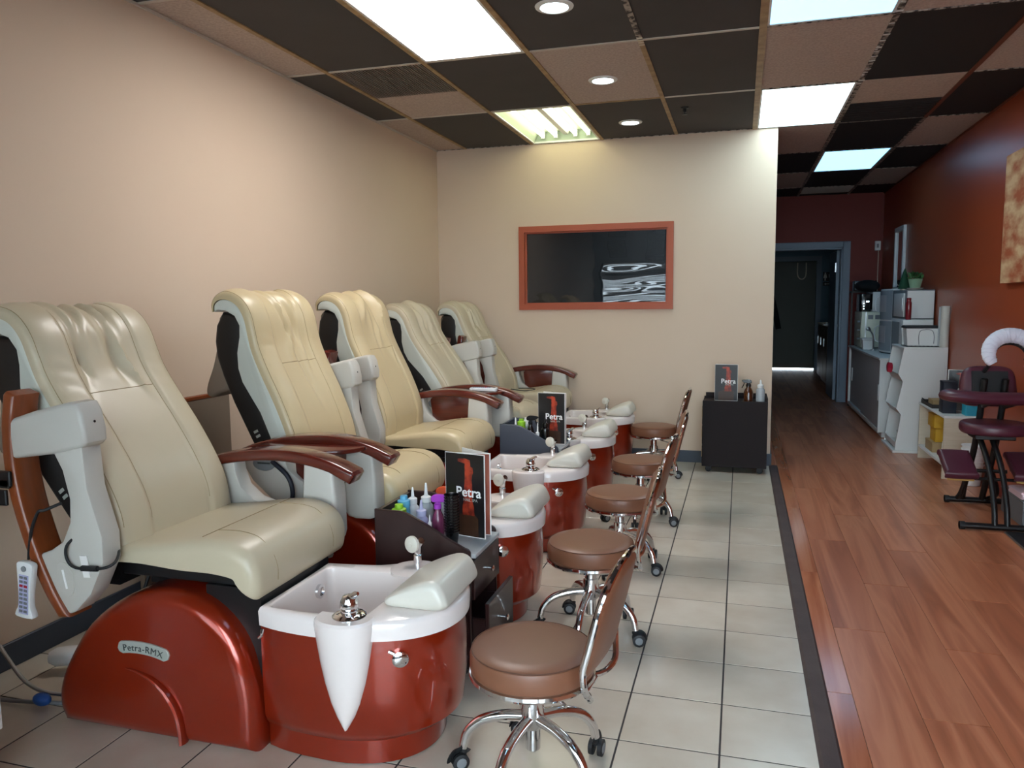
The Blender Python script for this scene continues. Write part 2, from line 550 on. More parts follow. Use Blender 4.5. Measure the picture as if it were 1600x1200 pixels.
# front wall with shop windows behind the camera
FW = [(.12, 1.85, .55, 1.98), (3.55, 4.30, .3, 2.4)]
FD = (2.0, 3.45, 0, 2.4)
bm = bmesh.new()
xs = [0, FW[0][0], FW[0][1], FD[0], FD[1], FW[1][0], FW[1][1], XR]
box(bm, xs[0], xs[1], YF-.1, YF, 0, HT); box(bm, xs[2], xs[3], YF-.1, YF, 0, HT); box(bm, xs[4], xs[5], YF-.1, YF, 0, HT); box(bm, xs[6], xs[7], YF-.1, YF, 0, HT)
for (a, b, c, d) in FW:
    box(bm, a, b, YF-.1, YF, 0, c); box(bm, a, b, YF-.1, YF, d, HT)
box(bm, FD[0], FD[1], YF-.1, YF, FD[3], HT)
struct('wall_front', bm, 'wall_grey', 'grey street wall with shop windows and glass door')
def win_frame(bm, a, b, c, d, y0, y1, t, mid=()):
    box(bm, a, a+t, y0, y1, c, d); box(bm, b-t, b, y0, y1, c, d)
    box(bm, a+t, b-t, y0, y1, c, c+t); box(bm, a+t, b-t, y0, y1, d-t, d)
    for q in mid:
        box(bm, q-t/2, q+t/2, y0, y1, c+t, d-t)
for n, (a, b, c, d) in enumerate(FW, 2):
    w = struct('window_%d' % n, one(win_frame, a, b, c, d, YF-.09, YF-.03, .04), 'black_metal', 'shop window in the street wall')
    obj('pane', one(box, a+.04, b-.04, YF-.065, YF-.060, c+.04, d-.04), GLASS, w, 0)
w = struct('door_2', one(win_frame, FD[0], FD[1], .0, FD[3], YF-.09, YF-.03, .05, ((FD[0]+FD[1])/2,)), 'black_metal', 'double glass street door')
mid = (FD[0]+FD[1])/2
obj('pane', one(box, FD[0]+.05, mid-.025, YF-.065, YF-.060, .05, FD[3]-.05), GLASS, w, 0)
obj('pane', one(box, mid+.025, FD[1]-.05, YF-.065, YF-.060, .05, FD[3]-.05), GLASS, w, 0)
bl = thing('window_blind', 'white horizontal slat blind across the shop window', 'blind', (FW[0][0]+.04, YF-.01, .9))
obj('head_rail', one(box, 0, FW[0][1]-FW[0][0]-.08, 0, .03, 1.03, 1.07), 'white_pl', bl, 0)
sl = mesh_of('slat', one(prism, [(0, 0), (.002, -.001), (.024, .029), (.022, .030)], 0, FW[0][1]-FW[0][0]-.1, 'x'), 'white_pl', 0)
for k in range(27):
    link('slat', sl, bl, (.01, 0, -.30+.05*k))
for k, xx in enumerate((.45, 1.15)):
    f = thing('picture_frame', ('dark framed poster above the street window by the left corner', 'dark framed poster above the street window by the glass door')[k], 'picture', (xx, YF+.001, 2.06))
    obj('frame', one(win_frame, -.17, .17, 0, .5, 0, .02, .02), 'black_metal', f, 0)
    obj('print', one(box, -.152, .152, .002, .008, .018, .482), 'dim_poster', f, 0)
struct('ground_outside', one(box, -8, 12, YF-14, YF-.1, -.25, -.13), 'pavement', 'pavement outside the shop')

# passage beyond the doorway
YE = 16.0
struct('wall_passage_left', one(box, XP-.1, XP, YFAR+.12, YE+.1, 0, 2.5), 'wall_blue')
struct('wall_passage_right', one(box, XR+.05, XR+.15, YFAR+.12, YE+.1, 0, 2.5), 'wall_blue')
bm = bmesh.new()
EX0, EX1, EZ = 3.18, 4.02, 2.10
box(bm, XP, EX0, YE, YE+.1, 0, 2.5); box(bm, EX1, XR+.05, YE, YE+.1, 0, 2.5); box(bm, EX0, EX1, YE, YE+.1, EZ, 2.5)
struct('wall_passage_end', bm, 'wall_blue', 'blue grey wall at the end of the passage')
struct('ceiling_passage', one(box, XP-.1, XR+.15, YFAR+.12, YE+.1, 2.5, 2.58), 'wall_grey')
d = struct('door_1', one(box, EX0-.05, EX1+.05, YE+.10, YE+.14, .022, EZ+.05), 'door_olive', 'olive grey door at the end of the passage')
obj('hanger_loop', one(tube, catmull([(EX0+.50, YE+.095, 2.07), (EX0+.50, YE+.09, 1.86), (EX0+.53, YE+.09, 1.78), (EX0+.58, YE+.09, 1.755), (EX0+.63, YE+.09, 1.78), (EX0+.655, YE+.09, 1.86), (EX0+.655, YE+.095, 2.07)], 4), .012, 6), 'lam_cream', d)
bm = bmesh.new()
for a, b, c, e in ((EX0-.09, EX0, 0, EZ+.09), (EX1, EX1+.09, 0, EZ+.09), (EX0, EX1, EZ, EZ+.09)):
    box(bm, a, b, YE-.02, YE, c, e)
struct('trim_2', bm, 'trim_blue', 'blue grey door casing in the passage')
bm = bmesh.new()
for a, b, c, e in ((XP, DX0, 0, DZ+.08), (DX1, DX1+.09, 0, DZ+.08), (DX0, DX1, DZ, DZ+.08)):
    box(bm, a, b, YFAR-.02, YFAR, c, e, .004, 1)
for a, b, c, e in ((DX0, DX0+.02, 0, DZ), (DX1-.02, DX1, 0, DZ), (DX0, DX1, DZ-.02, DZ)):
    box(bm, a, b, YFAR, YFAR+.14, c, e)
struct('trim_3', bm, 'trim_blue', 'pale blue grey casing of the doorway in the dark red wall')
d = struct('door_3', one(box, DX1-.06, DX1-.022, YFAR+.14, YFAR+.95, .01, DZ-.03, .003, 1), 'trim_blue', 'open door leaf inside the far doorway')
obj('hinge', one(box, DX1-.075, DX1-.06, YFAR+.14, YFAR+.20, 1.72, 1.84), 'chrome_b', d, 0)
obj('door_handle', one(lathe, [(.008, 0), (.008, .03), (.026, .035), (.03, .055), (.02, .07)], 16, (DX1-.06, YFAR+.88, 1.0), 'x'), 'chrome_b', d).location.x = -.07

# baseboards
struct('baseboard_left', one(box, 0, .012, YF, YB, 0, .10, .003, 1), 'base_grey', 'slate vinyl baseboard')
struct('baseboard_back', one(box, .012, XP+.005, YB-.012, YB, 0, .10, .003, 1), 'base_grey', 'slate vinyl baseboard')
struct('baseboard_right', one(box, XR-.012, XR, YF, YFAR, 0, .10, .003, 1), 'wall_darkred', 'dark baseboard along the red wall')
struct('baseboard_end', one(box, XP, XP+.012, YB-.012, YFAR-.03, 0, .10, .003, 1), 'base_grey', 'slate vinyl baseboard')

# interior window in the back wall
w1 = struct('window_1', one(win_frame, .760, 2.09, 1.293, 2.015, YB-.022, YB+.10, .05), 'frame_rust', 'interior window with rust painted frame and dark glass')
obj('pane', one(box, .81, 2.04, YB+.035, YB+.041, 1.343, 1.965), GLASS_DARK, w1, 0)
obj('bead', one(win_frame, .81, 2.04, 1.343, 1.965, YB+.015, YB+.035, .012), 'frame_rust', w1, 0)

for k, (u0, v0, u1, v1) in enumerate(((947, 392, 974, 434), (1007, 388, 1034, 430))):
    a, b = at(u0, v0, y=9.49), at(u1, v1, y=9.49)
    f = thing('picture_frame', ('dark framed print in the dim room behind the window, beside the corner', 'dark framed print in the dim room behind the window, away from the corner')[k], 'picture', ((a.x+b.x)/2, 9.499, b.z))
    w_, h_ = (b.x-a.x)/2, a.z-b.z
    obj('frame', one(win_frame, -w_, w_, 0, h_, -.02, 0, .018), 'black_metal', f, 0)
    obj('print', one(box, -w_+.018, w_-.018, -.008, -.002, .018, h_-.018), 'dim_poster', f, 0)
# ceiling grid
def cx(c):
    return .2732 + .61*(c-1) if c > 0 else 0.0
def ry(r):
    return 4.2087 + 1.197*r
ce = struct('ceiling', one(box, -.1, XR+.1, YF-.1, YFAR+.1, H+.11, H+.16), 'ct_black', 'suspended checkerboard ceiling of charcoal and beige tiles')
D, B_, K, L_ = 'ct_dark', 'ct_beige', 'ct_black', None
grid = {-1: [B_, D, L_, D, D, L_, B_, K], 0: [D, 'vent', D, B_, D, B_, K, B_], 1: [B_, D, L_, D, D, L_, 'split', K],
        2: [B_, D, B_, D, L_, B_, K, B_], 3: [D, B_, D, B_, D, K, L_, K], 4: [B_, D, B_, D, B_, B_, K, B_], 5: [D, B_, D, B_, D, K, 'vent2', K],
        -2: [D, B_, D, B_, D, B_, D, B_], -3: [B_, D, B_, D, B_, L_, B_, D], -4: [D, B_, D, B_, D, B_, D, B_], -5: [B_, D, B_, D, B_, D, B_, D]}
ctc = {}
def ctile(x0, x1, y0, y1, mat, lift=.0):
    w, h = x1-x0-.006, y1-y0-.006
    key = (round(w, 3), round(h, 3), mat)
    if key not in ctc:
        ctc[key] = mesh_of('ceiling_tile', one(box, -w/2, w/2, -h/2, h/2, 0, .014), mat, 0)
    link('ceiling_tile', ctc[key], ce, ((x0+x1)/2, (y0+y1)/2, H+.002+lift))
xcol = [cx(c) for c in range(8)] + [XR]
for r, row in grid.items():
    y0, y1 = max(ry(r), YF), min(ry(r+1), YFAR)
    if y1-y0 < .05:
        continue
    for c, kind in enumerate(row):
        x0, x1 = xcol[c], xcol[c+1]
        if kind is None:
            continue
        if kind == 'vent':
            ctile(x0, x1, y0+.62, y1, B_)
        elif kind == 'split':
            ctile(x0, x1, y0, y0+.60, B_)
        elif kind == 'vent2':
            ctile(x0, x1, y0+.62, y1, K)
        else:
            ctile(x0, x1, y0, y1, kind)
for c in range(1, 8):                       # long runners
    for r in range(-5, 6):
        y0, y1 = max(ry(r), YF), min(ry(r+1), YFAR)
        if y1 - y0 < .05:
            continue
        mat = 'bar_tan'
        if c == 6:
            mat = 'bar_dark'
        elif c == 4 and r < 0:
            mat = 'bar_dark'
        elif c == 7:
            mat = 'bar_red' if r < 2 else 'bar_dark'
        elif r > 1:
            mat = 'bar_dark'
        wd = .014 if c != 5 else .019
        key = ('run', round(y1-y0, 3), mat, wd)
        if key not in ctc:
            ctc[key] = mesh_of('grid_bar', one(box, -wd, wd, 0, y1-y0, -.004, .01), mat, 0)
        link('grid_bar', ctc[key], ce, (cx(c), y0, H))
for r in range(-4, 6):                      # cross bars
    for c in range(8):
        mat = 'bar_white' if r < 2 and c in (0, 1, 2, 4) else ('bar_tan' if r == 1 and c == 3 else 'bar_dark' if c > 4 or r > 1 else 'bar_white')
        wd = .010 if mat != 'bar_dark' else .006
        key = ('cross', c, mat)
        if key not in ctc:
            ctc[key] = mesh_of('grid_bar', one(box, 0, xcol[c+1]-xcol[c], -wd, wd, -.003, .01), mat, 0)
        if r == 1 and c == 6:
            continue
        link('grid_bar', ctc[key], ce, (xcol[c], ry(r), H))
obj('grid_bar', one(box, cx(6), cx(7), ry(2)-.006, ry(2)+.006, H-.003, H+.01), 'bar_white', ce, 0)
obj('wall_angle', one(box, 0, .012, YF, YB, H-.012, H), 'bar_white', ce, 0)
obj('wall_angle', one(box, XR-.012, XR, YF, YFAR, H-.012, H), 'bar_red', ce, 0)
# torn tape on the dark runner
random.seed(3)
bm = bmesh.new()
for k in range(26):
    y = random.uniform(3.6, 5.5); s = random.uniform(.006, .02)
    box(bm, cx(6)-.016, cx(6)+random.uniform(-.005, .02), y, y+s, H-.0055, H-.0035)
obj('torn_tape', bm, 'white_metal', ce, 0)['kind'] = 'stuff'
bm = bmesh.new()
for k in range(4):
    box(bm, cx(4)-.014, cx(4)+.016, ry(0)-.05+.035*k, ry(0)-.05+.035*k+.018, H-.0065, H-.0035)
obj('torn_tape', bm, 'lam_cream', ce, 0)['kind'] = 'stuff'

# lamps
def troffer(c, r, mat, label, open_tubes=False):
    x0, x1, y0, y1 = cx(c), cx(c+1), ry(r), ry(r+1)
    if c == 0:
        x0 = 0
    t = thing('ceiling_light', label, 'ceiling light', ((x0+x1)/2, (y0+y1)/2, H), 0, 'recessed ceiling light panels')
    w, h = (x1-x0)/2-.016, (y1-y0)/2-.012
    bm = bmesh.new()
    for a, b, e, f in ((-w, -w+.014, -h, h), (w-.014, w, -h, h), (-w+.014, w-.014, -h, -h+.014), (-w+.014, w-.014, h-.014, h)):
        box(bm, a, b, e, f, -.002, .012)
    obj('frame', bm, 'white_metal', t, 0)
    if not open_tubes:
        obj('diffuser', one(box, -w+.014, w-.014, -h+.014, h-.014, .002, .008), mat, t, 0)
    else:
        bm = bmesh.new()
        prism(bm, [(-w+.01, .0), (-w+.05, .09), (w-.05, .09), (w-.01, .0), (w-.012, -.0), (w-.052, .088), (-w+.052, .088), (-w+.012, 0)][::-1], -h+.01, h-.01, 'y')
        box(bm, -w+.02, w-.02, -h+.008, -h+.012, 0, .09); box(bm, -w+.02, w-.02, h-.012, h-.008, 0, .09)
        obj('reflector', bm, 'reflector', t, 0)
        obj('ballast_cover', one(prism, [(-.035, .088), (-.02, .055), (.02, .055), (.035, .088)], -h+.03, h-.03, 'y'), 'white_metal', t, 0)
        for k in range(4):
            xx = (-.195, -.085, .085, .195)[k]
            obj('tube', one(tube, [(xx, -h+.05, .05), (xx, h-.05, .05)], .014, 12), 'tube', t)
            bm = bmesh.new()
            for e in (-h+.035, h-.05):
                box(bm, xx-.016, xx+.016, e, e+.015, .03, .088)
            obj('lamp_holder', bm, 'white_metal', t, 0)
    return t
troffer(2, -1, 'lamp_white', 'large white light panel over the second chair')
troffer(2, 1, None, 'open fluorescent ceiling light with four bare tubes beside the back wall', True)
troffer(5, -1, 'lamp_blue', 'bluish light panel over the wood floor, one beige tile before the whiter panel')
troffer(5, 1, 'lamp_cool', 'pale cool light panel touching the top corner of the back wall')
t = troffer(6, 3, 'lamp_blue', 'bluish light panel over the passage with its cover slightly ajar')
troffer(5, -3, 'lamp_blue', 'bluish light panel near the street door')
for k, (u, v) in enumerate(((866, 10), (942, 125), (985, 191))):
    p = at(u, v, z=H)
    t = thing('downlight', ('round downlight in the dark tile beside the large white panel', 'round downlight in the beige tile', 'round downlight in the dark tile beside the back wall')[k], 'downlight', (p.x, p.y, H), 0, 'round recessed downlights')
    obj('trim_ring', one(lathe, [(.062, -.002), (.066, -.008), (.088, -.004), (.090, .001), (.062, .001)], 32), 'white_metal', t)
    obj('lens', one(lathe, [(.001, -.004), (.062, -.003), (.062, .0)], 32), 'down', t)
troffer(4, 2, 'lamp_white', 'fill light panel added to brighten the dim room behind the window')  # added panel, lifts the inner room walls to slate behind the glass
t = thing('passage_fill_light', 'round fill lamp added out of view to brighten the passage', 'ceiling light', (3.6, 13.2, 2.5))  # added lamp hidden above the door head, brightens the dark passage
obj('shade', one(lathe, [(.15, 0), (.15, -.03), (.11, -.06), (.001, -.07)], 24), M('passage_fill_shade', (220, 230, 240), .5, emit=((.7, .88, 1.0), 1.6)), t)
obj('rim', one(lathe, [(.165, 0), (.165, -.02), (.152, -.022)], 24), 'white_metal', t)
# grilles
def grille(x0, x1, y0, y1, label, mat, n, along='x'):
    t = thing('air_grille', label, 'vent', ((x0+x1)/2, (y0+y1)/2, H), 0)
    w, h = (x1-x0)/2-.016, (y1-y0)/2-.008
    obj('back_plate', one(box, -w, w, -h, h, .004, .01), 'vent_grey' if mat != 'ct_black' else 'ct_black', t, 0)
    me = mesh_of('louvre', one(prism, [(-.003, .004), (.006, -.006), (.008, -.006), (0, .004)], -w, w, 'x') if along == 'x' else one(prism, [(-.003, .004), (.004, -.006), (.006, -.006), (0, .004)], -h, h, 'y'), mat, 0)
    for k in range(n):
        if along == 'x':
            link('louvre', me, t, (0, -h+(k+.5)*2*h/n, 0))
        else:
            link('louvre', me, t, (-w+(k+.5)*2*w/n, 0, 0))
    return t
grille(cx(1), cx(2), ry(0), ry(0)+.61, 'grey return air grille in the ceiling near the left wall', 'vent_grey', 34, 'y')
grille(cx(6), cx(7), ry(1)+.60, ry(2), 'black air vent in the ceiling over the wood floor', 'ct_black', 8)
grille(cx(6), cx(7), ry(5), ry(5)+.61, 'stained beige air vent by the far dark red wall', 'vent_grey', 6)
p = at(1070, 168, z=H)
t = thing('fire_sprinkler', 'small dark sprinkler head in the ceiling beside the back wall', 'sprinkler', (p.x, p.y, H))
obj('rosette', one(lathe, [(.03, .001), (.028, -.006), (.012, -.010), (.012, -.03), (.004, -.035)], 16), 'black_metal', t)
obj('deflector', one(lathe, [(.004, -.03), (.004, -.045), (.02, -.046), (.02, -.049)], 12), 'black_metal', t)

# ------------------------------------------------------------------ pedicure chairs
CX = .9
def cobj(name, bm, mat, parent, T=None, smooth=35):
    for v in bm.verts:
        if T:
            v.co = T(v.co)
        v.co.x -= CX
    return obj(name, bm, mat, parent, smooth)

BASE = smooth2([(.52, 0), (.502, .05), (.512, .13), (.565, .235), (.65, .35), (.776, .441), (.90, .484), (1.02, .484), (1.13, .436), (1.21, .345), (1.247, .22), (1.256, .10), (1.25, 0)], 4, False)
PLAN = smooth2([(1.262, -.262), (1.34, -.282), (1.45, -.293), (1.58, -.292), (1.69, -.262), (1.765, -.212), (1.815, -.14), (1.834, -.05), (1.82, .05), (1.77, .15), (1.69, .213), (1.60, .235), (1.53, .215), (1.46, .178), (1.36, .158), (1.262, .146)], 4, False)
def plan_at(f):
    return [(1.262+(x-1.262)*f, -.06+(y+.06)*f) for x, y in PLAN]
def ray_poly(c, a, poly):
    dx, dy = math.cos(a), math.sin(a)
    best = None
    n = len(poly)
    for i in range(n):
        x1, y1 = poly[i]; x2, y2 = poly[(i+1) % n]
        ex, ey = x2-x1, y2-y1
        den = dx*ey-dy*ex
        if abs(den) < 1e-9:
            continue
        t = ((x1-c[0])*ey-(y1-c[1])*ex)/den
        s = ((x1-c[0])*dy-(y1-c[1])*dx)/den
        if t > 0 and -1e-6 <= s <= 1+1e-6:
            best = t if best is None else max(best, t)
    return best
SEAT = smooth2([(.70, .605), (.80, .614), (.92, .628), (1.06, .650), (1.16, .652), (1.235, .622), (1.268, .565), (1.268, .505), (1.252, .474), (1.236, .498), (1.215, .532), (1.12, .548), (1.0, .548), (.83, .562), (.70, .560)], 4)
FOOT = smooth2([(1.640, .462), (1.630, .482), (1.66, .505), (1.72, .534), (1.772, .550), (1.805, .540), (1.826, .505), (1.829, .476), (1.80, .462), (1.72, .460)], 4)
BCK = catmull([(.392, 0, 1.33), (.398, 0, 1.365), (.43, 0, 1.384), (.475, 0, 1.380), (.518, 0, 1.352), (.546, 0, 1.300), (.560, 0, 1.235), (.574, 0, 1.17), (.598, 0, 1.105), (.630, 0, 1.035), (.686, 0, .917), (.735, 0, .791), (.757, 0, .70), (.766, 0, .585)], 5)
BAND_F = [(p.x+.004, p.z) for p in BCK]
BAND_B = [(.70, .585), (.663, .76), (.61, .886), (.565, .956), (.525, 1.02), (.507, 1.08), (.505, 1.15), (.520, 1.22), (.522, 1.27), (.500, 1.312), (.455, 1.335), (.418, 1.338)]
SHELL_B = [(.428, 1.330), (.392, 1.27), (.381, 1.20), (.386, 1.13), (.414, 1.045), (.464, .925), (.563, .73), (.64, .585)]
ARM_FRAME = [(1.19, .75), (1.203, .64), (1.197, .51), (1.172, .494), (1.10, .503), (.95, .525), (.80, .512), (.72, .53), (.63, .605), (.585, .675), (.575, .72), (.60, .75), (.68, .775), (.775, .79),
             (.785, .72), (.805, .665), (.86, .62), (.93, .60), (1.02, .602), (1.08, .62), (1.10, .66), (1.10, .775)]
ARM_TOP = catmull([(.575, 0, .742), (.66, 0, .775), (.78, 0, .802), (.90, 0, .816), (1.0, 0, .818), (1.10, 0, .808), (1.20, 0, .783), (1.285, 0, .748)], 4)
ARM_WOOD = [(p.x, p.z) for p in ARM_TOP] + [(1.292, .735), (1.272, .703)] + [(p.x-.005, p.z-.044) for p in reversed(ARM_TOP[:-4])]
TRAY_PANEL = smooth2([(.84, .775), (1.10, .775), (1.135, .765), (1.14, .70), (1.13, .60), (1.09, .56), (.98, .55), (.88, .56), (.84, .60), (.825, .68)], 3)
A102 = math.radians(102)
def raise_arm(p):
    dx, dz = p.x-1.29, p.z-.75
    return V(.47 + dx*math.cos(A102) - dz*math.sin(A102), p.y, 1.10 + dx*math.sin(A102) + dz*math.cos(A102))

def make_cushion(bm, folds, T):
    K = 84
    n = len(BCK)
    rows = []
    for i in range(n):
        t = (BCK[min(i+1, n-1)]-BCK[max(i-1, 0)]).normalized()
        nrm = V(-t.z, 0, t.x)
        if nrm.x < 0 and BCK[i].z < 1.3:
            nrm = -nrm
        if BCK[i].z >= 1.3 and (nrm.z < 0 or (i < 4 and nrm.x > 0)):
            nrm = -nrm
        s = i/(n-1)
        th = .052*min(1, .25+s*4.0)
        if s > .93:
            th *= 1-(s-.93)*4
        row = []
        for k in range(K+1):
            cy = math.sin(PI/2*(2*k/K-1))
            cz = max(0, 1-abs(cy)**6)**(1/4)
            d = th*cz
            at_ = abs(cy)
            if at_ < .9:
                d -= .010*(1/(1+math.exp((at_-.50)*40)))*min(1, s*5)
                d -= .007*math.exp(-((at_-.52)/.035)**2)
                for (t0, sl, wd, amp, s0, s1) in folds:
                    w = max(0, min(1, (s-s0)*14))*max(0, min(1, (s1-s)*9))
                    d += amp*w*math.exp(-((cy-t0-sl*(s-.4)-.03*math.sin(s*17+t0*9))/wd)**2)
                d += .0022*math.sin(s*95+4*math.sin(cy*6))*max(0, at_-.45)*1.5*(1 if s > .45 else 0)
            y = .272*cy
            row.append(T(BCK[i]+nrm*d+V(0, y, 0)))
        rows.append(row)
    loft(bm, rows, closed=False)
    return rows

def make_chair(label, yc, slide, recline, near, far, seed, mat='leather', panel_near=True, panel_far=True, flap=True, tray=None):
    """near/far: 'down' or 'up' position of the two arms"""
    random.seed(seed)
    root = thing('pedicure_chair', label, 'spa chair', (CX, yc, 0), 0, 'pedicure spa chairs along the beige wall')
    # --- base
    bs = cobj('base_shell', one(puff, BASE, -.31, .205, .05, 6), 'lacquer', root)
    arch = catmull([(.80, -.311, .228), (.85, -.311, .222), (.91, -.311, .200), (.96, -.311, .160), (.99, -.311, .11), (1.002, -.311, .055), (1.004, -.311, .012)], 5)
    n = len(arch)
    cobj('arch_moulding', one(tube, arch, [.003+.017*min(1, i/(n*.5)) for i in range(n)], 10, False, (1, .55)), 'lacquer', bs)
    pl = []
    for i in range(13):
        a = math.radians(100-26*i/12)
        pl.append((.856+.36*math.cos(a), -.057+.36*math.sin(a)))
    po = [(x+ (x-.856)*.055, z+.0195) for x, z in pl]
    pi_ = [(x-(x-.856)*.055, z-.0195) for x, z in pl]
    e1 = [(pl[-1][0]+.016*math.cos(a), pl[-1][1]+.018*math.sin(a)) for a in (math.radians(40), 0, math.radians(-50))]
    e0 = [(pl[0][0]+.016*math.cos(a), pl[0][1]+.018*math.sin(a)) for a in (math.radians(230), math.radians(190), math.radians(130))]
    cobj('name_plate', one(prism, po + e1 + pi_[::-1] + e0, -.316, -.308, 'y', .0015, 1), 'plate', bs)
    me = text_mesh('Petra-RMX', .030, .0006, 0, 1.12)
    for v in me.vertices:          # bend along the plate
        a = math.radians(87) - v.co.x/.36
        r = .36 + v.co.y - .002
        v.co = V(.856+r*math.cos(a)-CX, -.3168-v.co.z, -.057+r*math.sin(a))
    me.materials.clear(); me.materials.append(MAT['ink'])
    link('lettering', me, bs)
    # --- basin
    rings = [[(x, y, z) for x, y in plan_at(f)] for z, f in ((.004, .86), (.075, .865), (.092, .925), (.112, .965), (.22, .985), (.33, .985), (.405, .975))]
    bsn = cobj('basin', one(loft, rings, True, False), 'lacquer', root)
    c0 = (1.446, -.075)
    N = 120
    ang = [2*PI*k/N + .013 for k in range(N)]
    outer = [ray_poly(c0, a, PLAN) for a in ang]
    inner = [((abs(math.cos(a))/.156)**14+(abs(math.sin(a))/.180)**14)**(-1/14) for a in ang]
    def ring(rad, off, z, sc=1):
        return [(c0[0]+(r*sc+off)*math.cos(a), c0[1]+(r*sc+off)*math.sin(a), z) for r, a in zip(rad, ang)]
    rr = [ring(outer, -.012, .398), ring(outer, .002, .40), ring(outer, .004, .444), ring(outer, -.002, .455), ring(outer, -.010, .459),
          ring(inner, .009, .459), ring(inner, .003, .455), ring(inner, 0, .445), ring(inner, 0, .30, .975), ring(inner, 0, .17, .95), ring(inner, 0, .15, .90), ring(inner, 0, .146, .3), ring(inner, 0, .145, .01)]
    cobj('basin_rim', one(loft, rr, True, False), 'basin_w', bsn)
    sp = []
    for z, w, pr in ((.125, .003, .016), (.14, .013, .022), (.17, .030, .030), (.21, .047, .038), (.27, .064, .047), (.33, .076, .055), (.39, .085, .061), (.44, .091, .066), (.455, .090, .065), (.463, .083, .058)):
        sp.append([(1.555+w*math.cos(a), -.278+pr*math.sin(a), z) for a in [PI+PI*i/14 for i in range(15)]] + [(1.555+w, -.255, z), (1.555-w, -.255, z)])
    cobj('fin_panel', one(loft, sp), 'basin_w', bsn)
    cobj('control_deck', one(lathe, [(.001, .462), (.072, .462), (.085, .459), (.088, .452)][::-1], 28, (1.585, .165, 0)), 'basin_w', bsn)
    bm = bmesh.new()
    lathe(bm, [(.050, .459), (.050, .465), (.040, .472), (.026, .474), (.026, .482), (.020, .486)], 28, (1.565, -.262, 0))
    cobj('control_plate', bm, 'chrome', bsn)
    bm = bmesh.new()
    lathe(bm, [(.024, .484), (.027, .490), (.026, .508), (.018, .522), (.001, .526)], 24, (1.565, -.262, 0))
    tube(bm, [(1.565, -.262, .512), (1.590, -.27, .532), (1.60, -.273, .536)], [.011, .009, .005], 10)
    cobj('control_knob', bm, 'chrome', bsn)
    # drain knob on the rounded front
    a = math.radians(-50)
    nx, ny = .50, -.86
    bx_, by_ = 1.712, -.243
    bm = bmesh.new()
    tube(bm, [(bx_-nx*.01, by_-ny*.01, .345), (bx_+nx*.014, by_+ny*.014, .345), (bx_+nx*.017, by_+ny*.017, .345)], [.024, .024, .019], 24)
    tube(bm, [(bx_+nx*.010-.01, by_+ny*.010, .355), (bx_+nx*.012-.035, by_+ny*.012-.004, .366)], [.006, .005], 8)
    cobj('drain_knob', bm, 'chrome', bsn)
    cobj('drain_hook', one(tube, [(1.278, -.272, .392), (1.285, -.283, .397), (1.283, -.285, .38), (1.272, -.283, .37)], .005, 8), 'chrome', bsn)
    bm = bmesh.new()
    lathe(bm, [(.024, -.004), (.024, .008), (.015, .010), (.011, .003)], 20, (1.293, .03, .40), 'x')
    cobj('jet', bm, 'chrome', bsn)
    # sprayer
    bm = bmesh.new()
    lathe(bm, [(.016, .460), (.016, .488), (.012, .492), (.012, .505)], 16, (1.57, .222, 0))
    tube(bm, [(1.57, .222, .50), (1.575, .215, .53), (1.592, .205, .545)], [.015, .017, .012], 12)
    spr = cobj('sprayer', bm, 'chrome', bsn)
    bm = bmesh.new()
    q = V(-.30, -.95, .05).normalized()
    o_ = V(1.565, .205, .532)
    tube(bm, [o_, o_+q*.006, o_+q*.016, o_+q*.021], [.020, .029, .029, .021], 20)
    tube(bm, [o_+q*.019, o_+q*.023], [.008, .007], 12)
    cobj('spray_head', bm, 'cushion_w', bsn)
    # --- footrest
    cobj('footrest_cushion', one(puff, FOOT, -.185, .125, .028, 5), 'cushion_w', root)
    # --- seat frame
    U = lambda p: V(p.x+slide, p.y, p.z)
    bm = bmesh.new()
    box(bm, .72, 1.20, -.23, .23, .50, .552, .004, 1)
    box(bm, .80, 1.16, -.18, .18, .462, .50)
    box(bm, 1.06, 1.255, -.24, .16, .22, .50)
    box(bm, .68, .74, -.25, .25, .47, .60)
    cobj('seat_frame', bm, 'black_metal', root, U)
    st = cobj('seat', one(puff, SEAT, -.285, .285, .04, 6), mat, root, U)
    bm = bmesh.new()
    yy = -.245
    tube(bm, catmull([(1.06, yy, .6525), (1.06, -.12, .6528), (1.06, .12, .6528), (1.06, -yy, .6525)], 4), .0010, 5)
    for q in (-.17, .17):
        tube(bm, catmull([(1.06, q, .6525), (1.12, q, .6555), (1.17, q, .6515), (1.215, q, .637), (1.255, q, .595), (1.2712, q, .55), (1.2708, q, .51)], 4), .0010, 5)
    cobj('seam', bm, 'seam', st, U)
    # --- backrest
    ca, sa = math.cos(recline), math.sin(recline)
    def TB(p):
        dx, dz = p.x-.745, p.z-.58
        return V(.745+dx*ca-dz*sa+slide, p.y, .58+dx*sa+dz*ca)
    folds = []
    for k in range(9):
        t0 = random.uniform(-.42, .42)
        folds.append((t0, random.uniform(-.9, .9), random.uniform(.035, .085), random.choice((-1, 1))*random.uniform(.008, .018), random.uniform(.02, .25), random.uniform(.45, .85)))
    folds.append((random.uniform(-.1, .1), .5, .16, -.012, .05, .6))
    bm = bmesh.new()
    make_cushion(bm, folds, TB)
    bk = cobj('backrest', bm, mat, root, None, 60)
    I = lambda p: p
    bm = bmesh.new()
    rows = make_cushion(bmesh.new(), folds, TB)
    K = 84
    idx = [min(range(K+1), key=lambda k: abs(math.sin(PI/2*(2*k/K-1))-q)) for q in (-.52, .52)]
    for j in idx + [min(range(K+1), key=lambda k: abs(math.sin(PI/2*(2*k/K-1))-q)) for q in (-.95, .95)]:
        tube(bm, [r[j] for r in rows[4:-3]], .0011, 5)
    mid = 42
